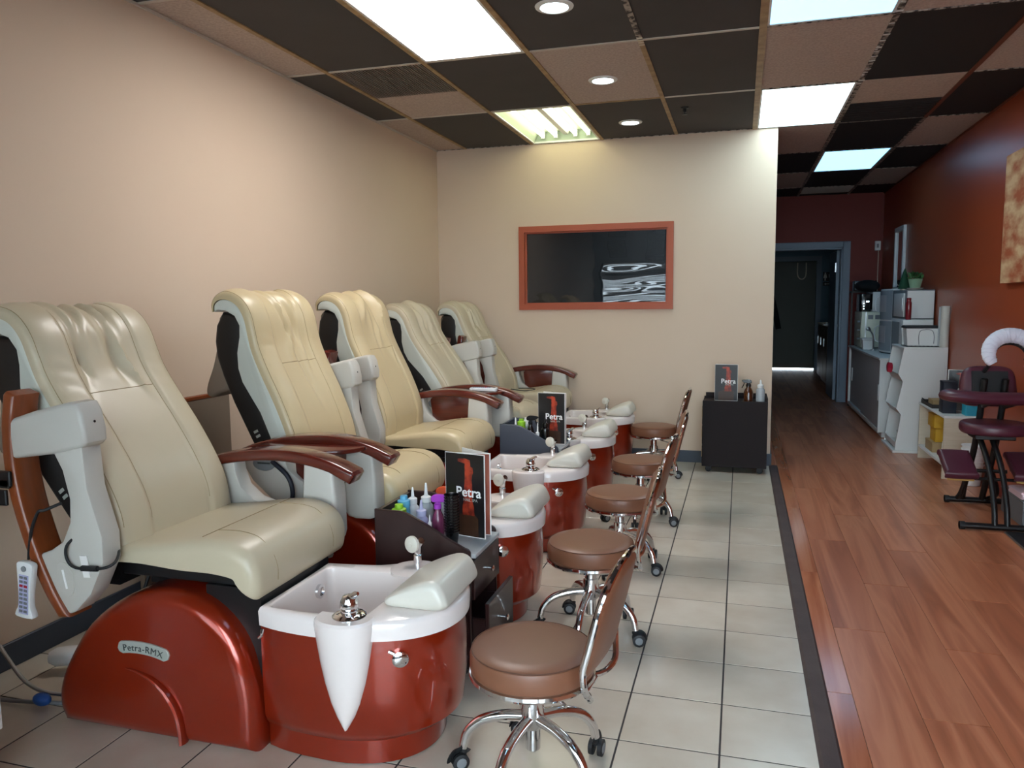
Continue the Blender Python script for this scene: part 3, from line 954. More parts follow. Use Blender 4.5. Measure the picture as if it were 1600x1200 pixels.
    tube(bm, rows[mid][idx[0]:idx[1]+1], .0016, 5)
    cobj('seam', bm, 'seam', bk)
    cobj('side_band', one(prism, BAND_F + BAND_B, -.274, .274, 'y', .008, 2), 'band_w', bk, TB)
    bb = [(x, z) for x, z in BAND_B if z < 1.33]
    cobj('back_shell', one(prism, [(x+.01, z) for x, z in bb] + SHELL_B, -.262, .262, 'y', .02, 3), 'black_shell', bk, TB)
    bm = bmesh.new()
    for q in (0, .02):
        prism(bm, [(.565+q*.55, .80-q), (.585+q*.55, .81-q), (.59+q*.55, .80-q), (.57+q*.55, .79-q)], -.2635, -.2615, 'y')
    cobj('warning_decal', bm, 'plate', bk, TB, 0)
    if flap:
        fp = smooth2([(.40, 1.325), (.385, 1.25), (.37, 1.18), (.335, 1.08), (.295, .995), (.29, .955), (.315, .94), (.36, .96), (.42, .985), (.43, 1.06), (.405, 1.18)], 4)
        cobj('head_cover', one(puff, fp, -.22, .22, .02, 3), 'flap', bk, TB)
    # --- arms
    for side, state, pan in ((-1, near, panel_near), (1, far, panel_far)):
        y0, y1 = (-.375, -.300) if side < 0 else (.300, .375)
        TA = (lambda p: U(raise_arm(p))) if state == 'up' else U
        ar = cobj('arm_frame', one(prism, ARM_FRAME, y0, y1, 'y', .008, 2), 'plastic_w', root, TA)
        cobj('armrest', one(prism, ARM_WOOD, y0-.012, y1+.012, 'y', .012, 3), 'wood_orange' if seed == 11 and state == 'up' else 'wood_arm', ar, TA)
        if pan:
            ym = (y0+y1)/2
            cobj('tray_panel', one(prism, TRAY_PANEL, ym-.012, ym+.012, 'y', .006, 2), 'wood_arm', ar, TA)
        cobj('post_cover', one(prism, [(1.085, .775), (1.072, .60), (1.074, .50), (1.085, .482), (1.12, .474), (1.18, .474), (1.208, .484), (1.216, .51), (1.214, .65), (1.205, .765)], y0-.008, y1+.008, 'y', .014, 3), 'plastic_w', ar, TA)
        bm = bmesh.new()
        yo = y0 if side < 0 else y1
        prism(bm, [(.69+.055*math.cos(2*PI*k/24), .685+.032*math.sin(2*PI*k/24)) for k in range(24)], yo-.003 if side < 0 else yo-.002, yo+.002 if side < 0 else yo+.003, 'y', .001, 1)
        cobj('arm_badge', bm, 'grey_pl' if state == 'down' else 'plastic_w', ar, TA)
        bm = bmesh.new()
        prism(bm, [(.66, .683), (.72, .683), (.72, .690), (.66, .690)], yo-.0045 if side < 0 else yo+.002, yo-.002 if side < 0 else yo+.0045, 'y')
        cobj('badge_print', bm, 'white' if state == 'up' else 'ink', ar, TA, 0)
        bm = bmesh.new()
        tube(bm, [(.615, yo+side*-.002, .735), (.615, yo+side*.005, .735)], [.012, .010], 14)
        cobj('arm_bolt', bm, 'chrome_b', ar, TA)
        bm = bmesh.new()
        tube(bm, [(1.145, (y0+y1)/2, .478), (1.145, (y0+y1)/2, .4725)], .004, 8)
        cobj('screw_hole', bm, 'black_metal', ar, TA)
    if tray:
        tp = [(.74, -.37)] + [(.97+.20*math.cos(a), -.37-.15*math.sin(a)) for a in [PI-PI*i/20 for i in range(21)]]
        bm = bmesh.new()
        prism(bm, [(.72, -.372), (.72, -.45)] + [(.98+.20*math.cos(a), -.385-.155*math.sin(a)) for a in [PI*.86-PI*.86*i/18 for i in range(19)]] + [(1.18, -.372)], .765, .783, 'z', .005, 2)
        cobj('side_tray', bm, 'wood_arm', root, U)
    return root

chairs = [
    make_chair('pedicure chair with remote hanging at its raised armrest and a plate reading Petra-RMX', 2.19, 0, math.radians(9.5), 'up', 'down', 11, 'leather_w', panel_near=False, panel_far=False),
    make_chair('pedicure chair with creased headrest, its basin just behind the dark brown cart', 3.19, 0, 0, 'down', 'up', 22, 'leather', panel_far=False, tray=True),
    make_chair('smooth yellowish cream pedicure chair between the dark brown cart and the slate grey cart', 4.21, -.07, math.radians(1), 'up', 'down', 33, 'leather', panel_near=False),
    make_chair('pale cream pedicure chair with a remote control lying on its side tray', 5.19, -.02, math.radians(11), 'down', 'up', 44, 'leather_w', panel_far=False, tray=True),
    make_chair('wrinkled cream pedicure chair standing in the corner beside the beige back wall', 6.17, .0, math.radians(10), 'up', 'down', 57, 'leather_w'),
]
# hinge and swung-out tray of the chair with the hanging remote
c1 = chairs[0]
bm = bmesh.new()
for (x, z, w, h) in ((.435, .86, .06, .05), (.40, .835, .09, .03), (.44, .80, .035, .05), (.40, .79, .03, .05)):
    box(bm, x, x+w, -.402, -.39, z-h, z, .003, 1)
cobj('tray_hinge', bm, 'black_metal', c1)
cobj('swing_tray', one(prism, smooth2([(.16, .88), (.38, .88), (.415, .85), (.42, .74), (.40, .67), (.34, .64), (.2, .64), (.14, .70)], 4), -.40, -.38, 'y', .006, 2), 'wood_arm', c1)
def cord(name, pts, r, mat, parent, origin):
    return obj(name, one(tube, catmull([Vector(p)-Vector(origin) for p in pts], 6), r, 7), mat, parent)
o1 = (CX, 2.19, 0)
ya = 1.805
cord('cord', [at(96, 786, y=ya+.03), at(70, 797, y=ya+.01), at(60, 800, y=ya), at(50, 825, y=ya), at(46, 852, y=ya), at(45, 874, y=ya)], .005, 'black_rubber', c1, o1)
cord('cord', [at(118, 838, y=ya+.02), at(104, 853, y=ya), at(104, 872, y=ya), at(115, 886, y=ya), at(140, 889, y=ya), at(165, 887, y=ya), at(180, 878, y=ya+.02), at(186, 862, y=ya+.07), at(183, 850, y=ya+.12)], .0045, 'black_rubber', c1, o1)
cord('cord_plug', [at(128, 888, y=ya-.002), at(152, 889, y=ya-.002)], .009, 'black_rubber', c1, o1)
p0, p1 = at(125, 868, y=1.812), at(141, 902, y=1.812)
bm = bmesh.new()
prism(bm, [(p0.x, p0.z), (p0.x+.026, p0.z+.002), (p1.x+.004, p1.z), (p1.x-.022, p1.z-.002)], 1.809, 1.813, 'y')
for v in bm.verts:
    v.co -= Vector(o1)
obj('paper_sticker', bm, 'paper', c1, 0)
cord('cable', [(.62, 2.30, .44), (.60, 2.30, .25), (.605, 2.30, .02)], .006, 'black_rubber', c1, o1)
cord('cable', [(.70, 2.15, .50), (.69, 2.10, .40), (.70, 2.05, .33)], .006, 'black_rubber', c1, o1)

def remote(label, loc, rot):
    t = thing('remote_control', label, 'remote control', loc, 0)
    t.rotation_euler = rot
    obj('body', one(prism, smooth2([(-.026, .088), (.026, .088), (.030, .06), (.024, .0), (.023, -.05), (.032, -.07), (.030, -.088), (-.030, -.088), (-.032, -.07), (-.023, -.05), (-.024, .0), (-.030, .06)], 3), -.011, .011, 'y', .004, 2), 'white_pl', t)
    obj('keypad', one(box, -.018, .018, -.0125, -.0105, -.075, .05), 'lav', t, 0)
    for r in range(9):
        for c in range(2):
            obj('button', one(box, -.015+.017*c, -.002+.017*c, -.0145, -.012, -.07+.0135*r, -.062+.0135*r, .001, 1), 'grey_pl' if r != 6 else 'red', t, 0)
    obj('top_button', one(lathe, [(.009, -.0105), (.009, -.014), (.001, -.0145)], 12, (0, 0, .07), 'y'), 'grey_pl', t)
    return t
p = at(42, 921, y=1.783)
remote('white remote control hanging by its cord beside the raised armrest', p, (0, math.radians(6), 0))
rr_ = remote('white remote control lying on the wooden side tray of a pale chair', (1.03, 4.76, .7965), (math.radians(-90), 0, math.radians(-85)))
cord('cord', [(.74, 4.80, .79), (.80, 4.76, .793), (.86, 4.79, .79), (.93, 4.765, .795)], .004, 'black_rubber', chairs[3], (CX, 5.19, 0))
cord('cord', [(.84, 6.02, .655), (.95, 6.05, .64), (1.02, 6.12, .645), (.95, 6.2, .645), (.86, 6.18, .645)], .004, 'black_rubber', chairs[4], (CX, 6.17, 0))
cord('cord', [(.74, 2.80, .70), (.82, 2.79, .64), (.84, 2.79, .57), (.82, 2.79, .50)], .010, 'navy', chairs[1], (CX, 3.19, 0))

# board leaning at the wall behind the second chair
t = thing('wall_board', 'grey board with a wooden top edge standing against the wall behind a chair', 'board', (.03, 3.25, 0))
obj('panel', one(box, -.012, .012, -.45, .22, 0, .89), 'flap', t, 0)
obj('top_edge', one(box, -.016, .016, -.45, .22, .89, .912, .004, 1), 'wood_orange', t, 0)

# ------------------------------------------------------------------ stools
def make_stool():
    t = thing('salon_stool', '', 'stool', (0, 0, 0), 0, 'round brown stools beside the basins')
    SR = .178
    seat = obj('seat', one(lathe, [(.001, .322), (SR-.01, .322), (SR-.002, .330), (SR, .342), (SR, .372), (SR-.004, .385), (SR-.016, .393), (SR-.05, .397), (.001, .398)], 48), 'brown', t)
    obj('seam', one(tube, [((SR-.006)*math.cos(2*PI*k/48), (SR-.006)*math.sin(2*PI*k/48), .3875) for k in range(48)], .0018, 6, True), 'seam_br', seat)
    obj('seat_ring', one(lathe, [(SR-.03, .304), (SR-.004, .306), (SR+.003, .314), (SR+.002, .324), (SR-.02, .326)], 48), 'chrome', t)
    # backrest : curved pad toward +x
    rows = []
    for i in range(15):
        s = i/14
        z = .385 + .30*s
        w = .158*(1 - .55*max(0, (s-.62)/.38)**2.4)*(.93+.07*math.sin(PI*min(1, s*1.5)))
        row = []
        K = 40
        for k in range(K):
            a = 2*PI*k/K
            ca, sa = math.cos(a), math.sin(a)
            q = math.copysign(abs(ca)**.4, ca)
            y = w*q
            e = .019*math.copysign(abs(sa)**.7, sa)
            if i in (0, 14):
                e *= .35
            x = .196 + .075*s - .35*y*y + e
            row.append((x, y, z))
        rows.append(row)
    br = obj('backrest', one(loft, rows), 'brown', t, 50)
    # chrome edge of the pad, running down to a bracket below the seat
    def edge(sg):
        pts = [(.150, sg*.035, .310), (.190, sg*.075, .312), (.208, sg*.125, .330), (.202, sg*.155, .37)]
        for s in (.12, .3, .5, .66, .8, .92, .99):
            w = .162*(1 - .55*max(0, (s-.62)/.38)**2.4)
            pts.append((.200+.075*s-.35*w*w, sg*w, .385+.30*s))
        return pts
    e = edge(-1) + [(.275, -.03, .690), (.275, .03, .690)] + edge(1)[::-1]
    obj('back_frame', one(tube, catmull(e, 3), .009, 9, False, (1, 1)), 'chrome', t)
    bm = bmesh.new()
    box(bm, .05, .18, -.05, .05, .300, .312, .003, 1)
    obj('back_bracket', bm, 'chrome', t)
    bm = bmesh.new()
    lathe(bm, [(.055, .305), (.05, .290), (.024, .286), (.024, .235), (.032, .232), (.034, .16), (.030, .150), (.022, .145), (.022, .085), (.012, .075)], 24)
    obj('column', bm, 'chrome', t)
    obj('height_lever', one(tube, [(.02, .0, .285), (.08, -.05, .283), (.13, -.085, .276)], .005, 8), 'chrome', t)
    for k in range(5):
        a = math.radians(-97 + 72*k)
        d = V(math.cos(a), math.sin(a), 0)
        n = V(-d.y, d.x, 0)
        path = catmull([d*.02+V(0, 0, .178), d*.09+V(0, 0, .172), d*.155+V(0, 0, .150), d*.195+V(0, 0, .108), d*.208+V(0, 0, .062)], 5)
        lg = obj('leg', one(tube, path, [.017-.004*i/(len(path)-1) for i in range(len(path))], 12, False, (1, 1)), 'chrome', t)
        o_ = d*.208
        rot = random.uniform(-1.2, 1.2)
        ca, sa = math.cos(a+rot), math.sin(a+rot)
        dd = V(ca, sa, 0); nn = V(-sa, ca, 0)
        c_ = o_ + dd*.012 + V(0, 0, .025)
        bm = bmesh.new()
        for sg in (-1, 1):
            tube(bm, [c_+nn*sg*.006, c_+nn*sg*.008, c_+nn*sg*.020, c_+nn*sg*.022], [.020, .025, .025, .020], 20)
        obj('caster_wheel', bm, 'black_rubber', lg)
        bm = bmesh.new()
        pts = [c_ + dd*(.030*math.cos(q)) + V(0, 0, .030*math.sin(q)) for q in [PI*.02+PI*.75*i/8 for i in range(9)]]
        tube(bm, pts, .014, 8, False, (1.35, .35))
        lathe(bm, [(.010, .04), (.010, .072)], 10, o_)
        obj('caster_hood', bm, 'black_rubber', lg)
        bm = bmesh.new()
        for sg in (-1, 1):
            tube(bm, [c_+nn*sg*.0215, c_+nn*sg*.0235], [.016, .014], 14)
        obj('caster_cap', bm, 'grey_pl', lg)
    return t
random.seed(5)
st0 = make_stool()
SL = [((2.084, 2.03), -6, 'brown round stool in front of the basin whose chair carries the Petra-RMX plate'),
      ((2.065, 3.03), 4, 'brown round stool in front of the basin beside the dark brown cart, second in row'),
      ((2.060, 3.87), -3, 'brown round stool standing third in the row, middle of the five'),
      ((2.060, 4.72), 5, 'brown round stool fourth in the row, next but one to the black cart'),
      ((2.000, 6.04), -2, 'brown round stool closest to the black cart and the back wall')]
for k, ((x, y), a, lab) in enumerate(SL):
    s = st0 if k == 0 else copy_tree(st0)
    s.location = (x, y, 0)
    s.rotation_euler = (0, 0, math.radians(a))
    s['label'] = lab

# ------------------------------------------------------------------ carts
def knob(bm, x, y, z):
    lathe(bm, [(.004, 0), (.004, .016), (.011, .019), (.012, .024), (.007, .028), (.001, .029)], 14, (x, y, z), 'x')

def make_cart(label, x0, y0, mat, open_door, W_):
    """cart with its drawers on the +x side; depth .385, width .33"""
    D_ = .385
    t = thing('pedicure_cart', label, 'cart', (x0, y0, 0), 0)
    side = [(0, .03), (D_-.012, .03), (D_-.012, .455)] + [(D_-.012-.022*(1-math.cos(a)), .462+.022*math.sin(a)) for a in [PI/2*i/5 for i in range(6)]] + [(.28, .52), (.20, .565), (.13, .598), (.10, .604), (0, .606)]
    for yy in (0, W_-.016):
        obj('side_panel', one(prism, side, yy, yy+.016, 'y', .003, 1), mat, t)
    obj('back_panel', one(box, 0, .016, .016, W_-.016, .03, .600), mat, t, 0)
    obj('bottom_panel', one(box, .016, D_-.02, .016, W_-.016, .03, .05), mat, t, 0)
    obj('marble_top', one(box, .016, D_+.004, .016, W_-.016, .445, .462, .002, 1), 'marble', t)
    bm = one(box, D_-.016, D_, .010, W_-.010, .292, .438, .002, 1)
    dr = obj('drawer_front', bm, mat, t)
    obj('drawer_knob', one(knob, D_, W_/2, .365), 'chrome', dr)
    dx = .055 if open_door else 0
    dr = obj('drawer_front', one(box, D_-.016+dx, D_+dx, .006, W_-.006, .055, .285, .002, 1), mat, t)
    obj('drawer_knob', one(knob, D_+dx, W_/2, .18), 'chrome', dr)
    bm = bmesh.new()
    if open_door:
        box(bm, .1, D_-.016+dx, .022, .030, .08, .22); box(bm, .1, D_-.016+dx, W_-.030, W_-.022, .08, .22); box(bm, .1, D_-.016+dx, .030, W_-.030, .08, .086)
        obj('drawer_box', bm, mat, t, 0)
    else:
        bm.free()
    for x in (.04, D_-.05):
        for y in (.035, W_-.035):
            obj('caster', one(lathe, [(.008, -.010), (.015, -.009), (.015, .009), (.008, .010)], 14, (x, y, .015), 'y'), 'black_rubber', t)
    return t
c_brown = make_cart('dark brown rolling cart holding bottles, with its lower drawer pulled out', 1.35, 2.524, 'wood_dark', True, .314)
c_grey = make_cart('slate grey rolling cart holding bottles between two red basins', 1.205, 4.544, 'lam_grey', False, .298)

t = thing('rolling_cabinet', 'black cart with a plain side standing at the back wall', 'cart', (2.36, 6.22, 0))
W_, D_ = .49, .335
obj('side_panel', one(box, 0, W_, 0, .016, .05, .575, .003, 1), 'lam_black', t)
obj('side_panel', one(box, 0, W_, D_-.016, D_, .05, .575, .003, 1), 'lam_black', t)
obj('top_panel', one(box, 0, W_, .016, D_-.016, .545, .561), 'lam_black', t, 0)
obj('back_panel', one(box, W_-.016, W_, .016, D_-.016, .05, .60), 'lam_black', t, 0)
obj('raised_back', one(box, .012, W_, D_-.016, D_-.002, .575, .605), 'lam_black', t, 0)
for k in range(3):
    z0 = .065+.16*k
    d = obj('drawer_front', one(box, -.002, .014, .018, D_-.018, z0, z0+.145, .002, 1), 'lam_black', t)
    obj('finger_slot', one(box, -.004, .001, .004, .016, z0+.06, z0+.12), 'kraft', d, 0)
for x in (.05, W_-.05):
    for y in (.05, D_-.05):
        obj('caster', one(lathe, [(.014, -.014), (.025, -.012), (.025, .012), (.014, .014)], 16, (x, y, .025), 'y'), 'black_rubber', t)
        obj('caster_fork', one(box, x-.018, x+.018, y-.018, y+.018, .042, .052), 'black_metal', t, 0)

# ------------------------------------------------------------------ folded menus
def menu(label, loc, rz, w=.178, h=.325, back=.5, text=True):
    t = thing('menu_card', label, 'menu', loc, rz)
    lf = obj('front_leaf', one(box, -w/2, w/2, -.002, .002, 0, h), 'paper', t, 0)
    obj('cover_print', one(box, -w/2+.002, w/2-.003, -.0026, -.002, .003, h-.002), 'menu', lf, 0)
    # tower printed on the cover
    tw = [(-.012, .085), (.042, .085), (.040, .12), (.034, .14), (.032, .24), (.038, .252), (.036, .272), (.026, .276), (.024, .300), (.0, .306), (-.03, .302), (-.032, .292), (.0, .286), (.0, .24), (-.006, .14), (-.012, .12)]
    obj('tower_print', one(prism, [(x*w/.178, z*h/.325) for x, z in tw], -.0029, -.0025, 'y'), 'menu_or', lf, 0)
    obj('ground_print', one(prism, [(-.06*w/.178, .004), (w/2-.03, .004), (w/2-.03, .075), (.045*w/.178, .088), (-.02*w/.178, .088), (-.06*w/.178, .07)], -.0028, -.0024, 'y'), 'menu_br', lf, 0)
    if text:
        lettering('Petra', .053*w/.178, 'white', lf, (.016*w/.178, -.0034, h*.535), (PI/2, 0, 0), .0009, 'title')
        lettering('NAIL SPA', .016*w/.178, 'plate', lf, (.024*w/.178, -.0034, h*.445), (PI/2, 0, 0), 0, 'subtitle')
    bk = obj('back_leaf', one(box, 0, w, -.002, .002, 0, h*.99), 'paper', t, 0)
    bk.location = (-w/2, .003, 0)
    bk.rotation_euler = (0, 0, back)
    obj('inside_print', one(box, .004, w-.004, -.0026, -.002, .003, h*.98), 'menu_flesh', bk, 0)
    mid = obj('middle_leaf', one(box, 0, w, -.0015, .0015, 0, h*.985), 'paper', t, 0)
    mid.location = (w/2-.012, .06, 0)
    mid.rotation_euler = (0, 0, PI-.35)
    return t

def bottle(name, label, cat, loc, body, cap, r, h, tip=.03, neck=.6, group=None, tipmat=None, dropper=True):
    t = thing(name, label, cat, loc, 0, group)
    obj('body', one(lathe, [(r*.85, 0), (r, .004), (r, h*.80), (r*.93, h*.90), (r*neck, h), (r*neck, h+.002)], 20), body, t)
    if dropper:
        obj('cap', one(lathe, [(r*.68, h+.001), (r*.70, h+.022), (r*.45, h+.026)], 18), cap, t)
        obj('nozzle', one(lathe, [(r*.42, h+.024), (r*.26, h+.03), (r*.13, h+.03+tip), (.001, h+.032+tip)], 12), tipmat or cap, t)
    else:
        obj('cap', one(lathe, [(r*1.02, h-.012), (r*1.02, h+.012), (r*.62, h+.016), (r*.58, h+.03), (.001, h+.032)], 18), cap, t)
    return t

def spray(label, loc, body, top, rz=0, r=.026, h=.11):
    t = thing('spray_bottle', label, 'spray bottle', loc, rz)
    obj('body', one(lathe, [(r*.9, 0), (r, .005), (r, h*.62), (r*.8, h*.8), (r*.5, h*.93), (r*.5, h)], 20), body, t)
    hd = bmesh.new()
    lathe(hd, [(r*.58, h), (r*.58, h+.016), (r*.4, h+.02), (r*.4, h+.03)], 14)
    prism(hd, smooth2([(-.020, h+.026), (.018, h+.026), (.045, h+.036), (.048, h+.050), (.0, h+.055), (-.022, h+.046)], 3), -.010, .010, 'y', .003, 1)
    t2 = obj('spray_head', hd, top, t)
    obj('trigger', one(tube, catmull([(.030, 0, h+.036), (.034, 0, h+.02), (.043, 0, h+.0), (.05, 0, h-.012)], 4), .0055, 8, False, (1.3, .7)), top, t)
    obj('dip_tube', one(tube, [(0, 0, .01), (0, 0, h)], .003, 6), 'white_pl', t)
    return t

TZ = .4625
def on(u, y, z=TZ):
    p = at(u, 700, y=y)
    return (p.x, y, z)
g1 = 'bottles on the dark brown cart'
bottle('squeeze_bottle', 'squeeze bottle with lime green cap on the dark brown cart', 'bottle', on(621, 2.595), 'green', 'green', .027, .118, .012, .6, g1, dropper=False)
bottle('squeeze_bottle', 'bottle with sky blue cap behind the lime green one', 'bottle', on(629, 2.66), 'blue', 'blue', .024, .135, .01, .6, g1, dropper=False)
bottle('dropper_bottle', 'white dropper bottle beside the sky blue bottle on the dark brown cart', 'bottle', on(643, 2.73), 'white_pl', 'white_pl', .025, .115, .034, .5, g1)
bottle('dropper_bottle', 'clear dropper bottle with printed label next to the violet sprayer', 'bottle', on(664, 2.785), 'clear', 'white_pl', .029, .11, .046, .6, g1)
bottle('dropper_bottle', 'lavender tinted dropper bottle in front of the white ones on the brown cart', 'bottle', on(656, 2.61), 'lav', 'lav', .027, .105, .03, .6, g1)
bottle('dropper_bottle', 'tiny slim dropper bottle beside the white jar on the brown cart', 'bottle', on(669, 2.575), 'clear', 'white_pl', .011, .07, .02, .6, g1)
spray('clear spray bottle with violet trigger head on the dark brown cart', on(682, 2.655), 'magenta', 'purple', 0, .025, .125)
spray('clear spray bottle with orange trigger head behind the violet one', on(690, 2.775), 'clear', 'orange', 0, .022, .125)
t = thing('jar', 'small white jar on the dark brown cart', 'jar', on(679, 2.565))
obj('body', one(lathe, [(.020, 0), (.022, .003), (.023, .038), (.021, .04)], 20), 'white_pl', t)
obj('lid', one(lathe, [(.024, .036), (.025, .048), (.023, .051), (.001, .052)], 20), 'clear', t)
for k in range(14):
    cup = one(lathe, [(.020, 0), (.027, .050), (.029, .052), (.029, .055), (.026, .054), (.019, .002), (.001, .002)], 20)
    p = on(704, 2.625)
    o = obj('black_cup', cup, 'black_gloss', None)
    o.location = (p[0], p[1], TZ+.0105*k)
    tag(o, 'black plastic cup in the stack on the dark brown cart', 'cup', 'stack of black cups')
menu('folded black Petra menu standing on the dark brown cart', (1.632, 2.735, TZ), math.radians(-13), .178, .325, .30)
menu('folded black Petra menu standing on the slate grey cart', (1.496, 4.72, TZ), math.radians(-3), .178, .325, .22)
menu('folded black Petra menu standing on the black cart at the back wall', (2.535, 6.36, .5765-.015), math.radians(-3), .178, .29, .30)
g2 = 'bottles on the slate grey cart'
bottle('dropper_bottle', 'white dropper bottle beside the lime one on the slate grey cart', 'bottle', on(806, 4.62), 'white_pl', 'white_pl', .028, .10, .045, .5, g2)
bottle('squeeze_bottle', 'lime green bottle on the slate grey cart', 'bottle', on(815, 4.68), 'green', 'green', .026, .13, .01, .6, g2, dropper=False)
bottle('squeeze_bottle', 'clear capped bottle between lime and black bottles on the slate cart', 'bottle', on(823, 4.74), 'clear', 'white_pl', .022, .13, .01, .6, g2, dropper=False)
spray('dark printed spray bottle on the slate grey cart', on(829, 4.63), 'black_gloss', 'coat_black', 0, .024, .135)
bottle('dropper_bottle', 'pale blue dropper bottle in front of the black ones on the slate cart', 'bottle', on(840, 4.585), 'blue', 'white_pl', .017, .07, .05, .5, g2)
bottle('polish_bottle', 'tall black bottle with silver cap in front of the menu on the slate cart', 'bottle', on(852, 4.64), 'black_gloss', 'black_gloss', .027, .12, .03, .4, g2)
t = thing('jar', 'small frosted jar beside the menu on the slate grey cart', 'jar', on(853, 4.60))
obj('body', one(lathe, [(.018, 0), (.019, .003), (.019, .022)], 18), 'clear', t)
obj('lid', one(lathe, [(.020, .021), (.020, .031), (.001, .033)], 18), 'white_pl', t)
t = spray('amber spray bottle with black trigger on the black cart', (2.705, 6.30, .561), 'amber', 'black_gloss', PI, .036, .125)
bottle('dropper_bottle', 'clear bottle with printed label beside the amber sprayer', 'bottle', (2.795, 6.31, .561), 'clear', 'white_pl', .034, .115, .03, .6)

# ------------------------------------------------------------------ right hand side
# sideboard with sliding doors
t = thing('sideboard', 'white sideboard with grey sliding doors along the red wall', 'cabinet', (3.95, 8.22, 0))
DY, DXX = 2.25, .40
obj('side_panel', one(box, 0, DXX, 0, .02, .05, .765), 'lam_white', t, 0)
obj('side_panel', one(box, 0, DXX, DY-.02, DY, .05, .765), 'lam_white', t, 0)
obj('top_panel', one(box, -.01, DXX, -.005, DY+.005, .765, .785, .002, 1), 'lam_white', t)
obj('bottom_rail', one(box, 0, DXX, .02, DY-.02, .05, .085), 'lam_white', t, 0)
obj('plinth', one(box, .04, DXX, .02, DY-.02, 0, .05), 'lam_white', t, 0)
obj('back_panel', one(box, DXX-.01, DXX, .02, DY-.02, .085, .765), 'lam_white', t, 0)
d = obj('sliding_door', one(box, .006, .020, .03, DY/2+.05, .09, .755), 'lam_door', t, 0)
obj('handle', one(box, -.003, .006, .045, .075, .36, .52, .002, 1), 'white_pl', d)
d = obj('sliding_door', one(box, .024, .038, DY/2-.02, DY-.03, .09, .755), 'lam_door', t, 0)
obj('handle', one(box, .014, .024, DY-.20, DY-.15, .36, .52, .002, 1), 'white_pl', d)

# display stand with slanted bins
t = thing('display_stand', 'white display stand with slanted open bins beside the sideboard', 'shelf', (3.95, 7.45, 0))
prof = [(.065, .933), (.41, .933), (.41, .02), (.025, .02), (.025, .09), (.060, .335), (.020, .39), (.065, .63), (.025, .70)]
prof = [(.41, .933), (.41, .02), (.025, .02), (.028, .09), (.062, .335), (.022, .392), (.066, .632), (.026, .70), (.066, .933)]
for yy in (0, .53):
    obj('side_panel', one(prism, prof, yy, yy+.018, 'y'), 'lam_white', t, 0)
obj('top_panel', one(box, .060, .41, -.004, .552, .918, .936, .002, 1), 'lam_white', t)
obj('back_panel', one(box, .40, .41, .018, .53, .02, .918), 'lam_white', t, 0)
obj('base', one(box, .0, .35, -.03, .55, 0, .022, .002, 1), 'lam_white', t)
for z0, z1, xa, xb in ((.632, .70, .066, .026), (.335, .392, .062, .022), (.04, .09, .03, .026)):
    obj('bin_front', one(prism, [(xa, z0), (xa+.014, z0), (xb+.014, z1), (xb, z1)], .018, .53, 'y'), 'lam_white', t, 0)
    obj('bin_floor', one(box, xa+.008, .40, .018, .53, z0-.004, z0+.01), 'lam_white', t, 0)
t = thing('pump_bottle', 'dark capped bottle in the top bin of the display stand', 'bottle', (4.045, 7.62, .643))
obj('body', one(lathe, [(.018, 0), (.02, .004), (.02, .11), (.008, .125), (.008, .13)], 14), 'white_pl', t)
obj('cap', one(lathe, [(.012, .13), (.012, .165), (.016, .168), (.014, .19), (.001, .192)], 12), 'black_gloss', t)
bm = one(prism, smooth2([(-.05, -.02), (.05, -.022), (.055, .02), (0, .032), (-.052, .022)], 4), -.02, .02, 'x', .004, 1)
o = obj('red_pouch', bm, 'red', None); o.location = (3.950, 7.72, .735); o.rotation_euler = (.5, .2, 0)
tag(o, 'small red pouch hanging over the top bin of the display stand', 'pouch')
t = thing('waste_cup', 'dark plastic cup in the bottom bin of the display stand', 'cup', (4.055, 7.62, .051))
obj('body', one(lathe, [(.03, 0), (.040, .12), (.037, .12), (.028, .006), (.001, .006)], 18), 'black_gloss', t)
obj('rim', one(lathe, [(.041, .115), (.043, .122), (.038, .125)], 18), 'grey_pl', t)

# appliances
def box_thing(name, label, cat, x0, x1, y0, y1, z0, z1, mat, bev=.006, group=None):
    t = thing(name, label, cat, ((x0+x1)/2, (y0+y1)/2, z0), 0, group)
    a, b, h = (x1-x0)/2, (y1-y0)/2, z1-z0
    obj('body', one(box, -a, a, -b, b, 0, h, bev, 2), mat, t)
    return t, a, b, h
# tub with black lid on the display stand
t = thing('storage_tub', 'pale grey tub with a black lid on the display stand', 'tub', (4.175, 7.62, .944))
rings = [[(x*s, y*s, z) for x, y in smooth2([(-.115, -.10), (.115, -.10), (.125, -.09), (.125, .09), (.115, .10), (-.115, .10), (-.125, .09), (-.125, -.09)], 3)] for z, s in ((.0, .90), (.005, .92), (.15, 1.02), (.155, 1.02))]
obj('body', one(loft, rings), 'lam_white', t)
rings = [[(x*s, y*s, z) for x, y in smooth2([(-.115, -.10), (.115, -.10), (.125, -.09), (.125, .09), (.115, .10), (-.115, .10), (-.125, .09), (-.125, -.09)], 3)] for z, s in ((.153, 1.05), (.168, 1.05), (.176, .97))]
obj('lid', one(loft, rings), 'black_rubber', t)
obj('handle', one(tube, catmull([(-.03, -.093, .01), (-.035, -.098, .08), (-.02, -.104, .135), (.06, -.105, .14), (.085, -.10, .09), (.085, -.094, .02)], 4), .003, 6), 'grey_pl', t)
t = thing('wire_tray', 'low wire tray under the pale grey tub', 'tray', (4.19, 7.62, .936))
bm = bmesh.new()
tube(bm, [(-.15, -.115, .004), (.15, -.115, .004), (.15, .115, .004), (-.15, .115, .004)], .003, 6, True)
for k in range(9):
    tube(bm, [(-.13+.0325*k, -.115, .005), (-.13+.0325*k, .115, .005)], .002, 5)
obj('wire', bm, 'black_metal', t)
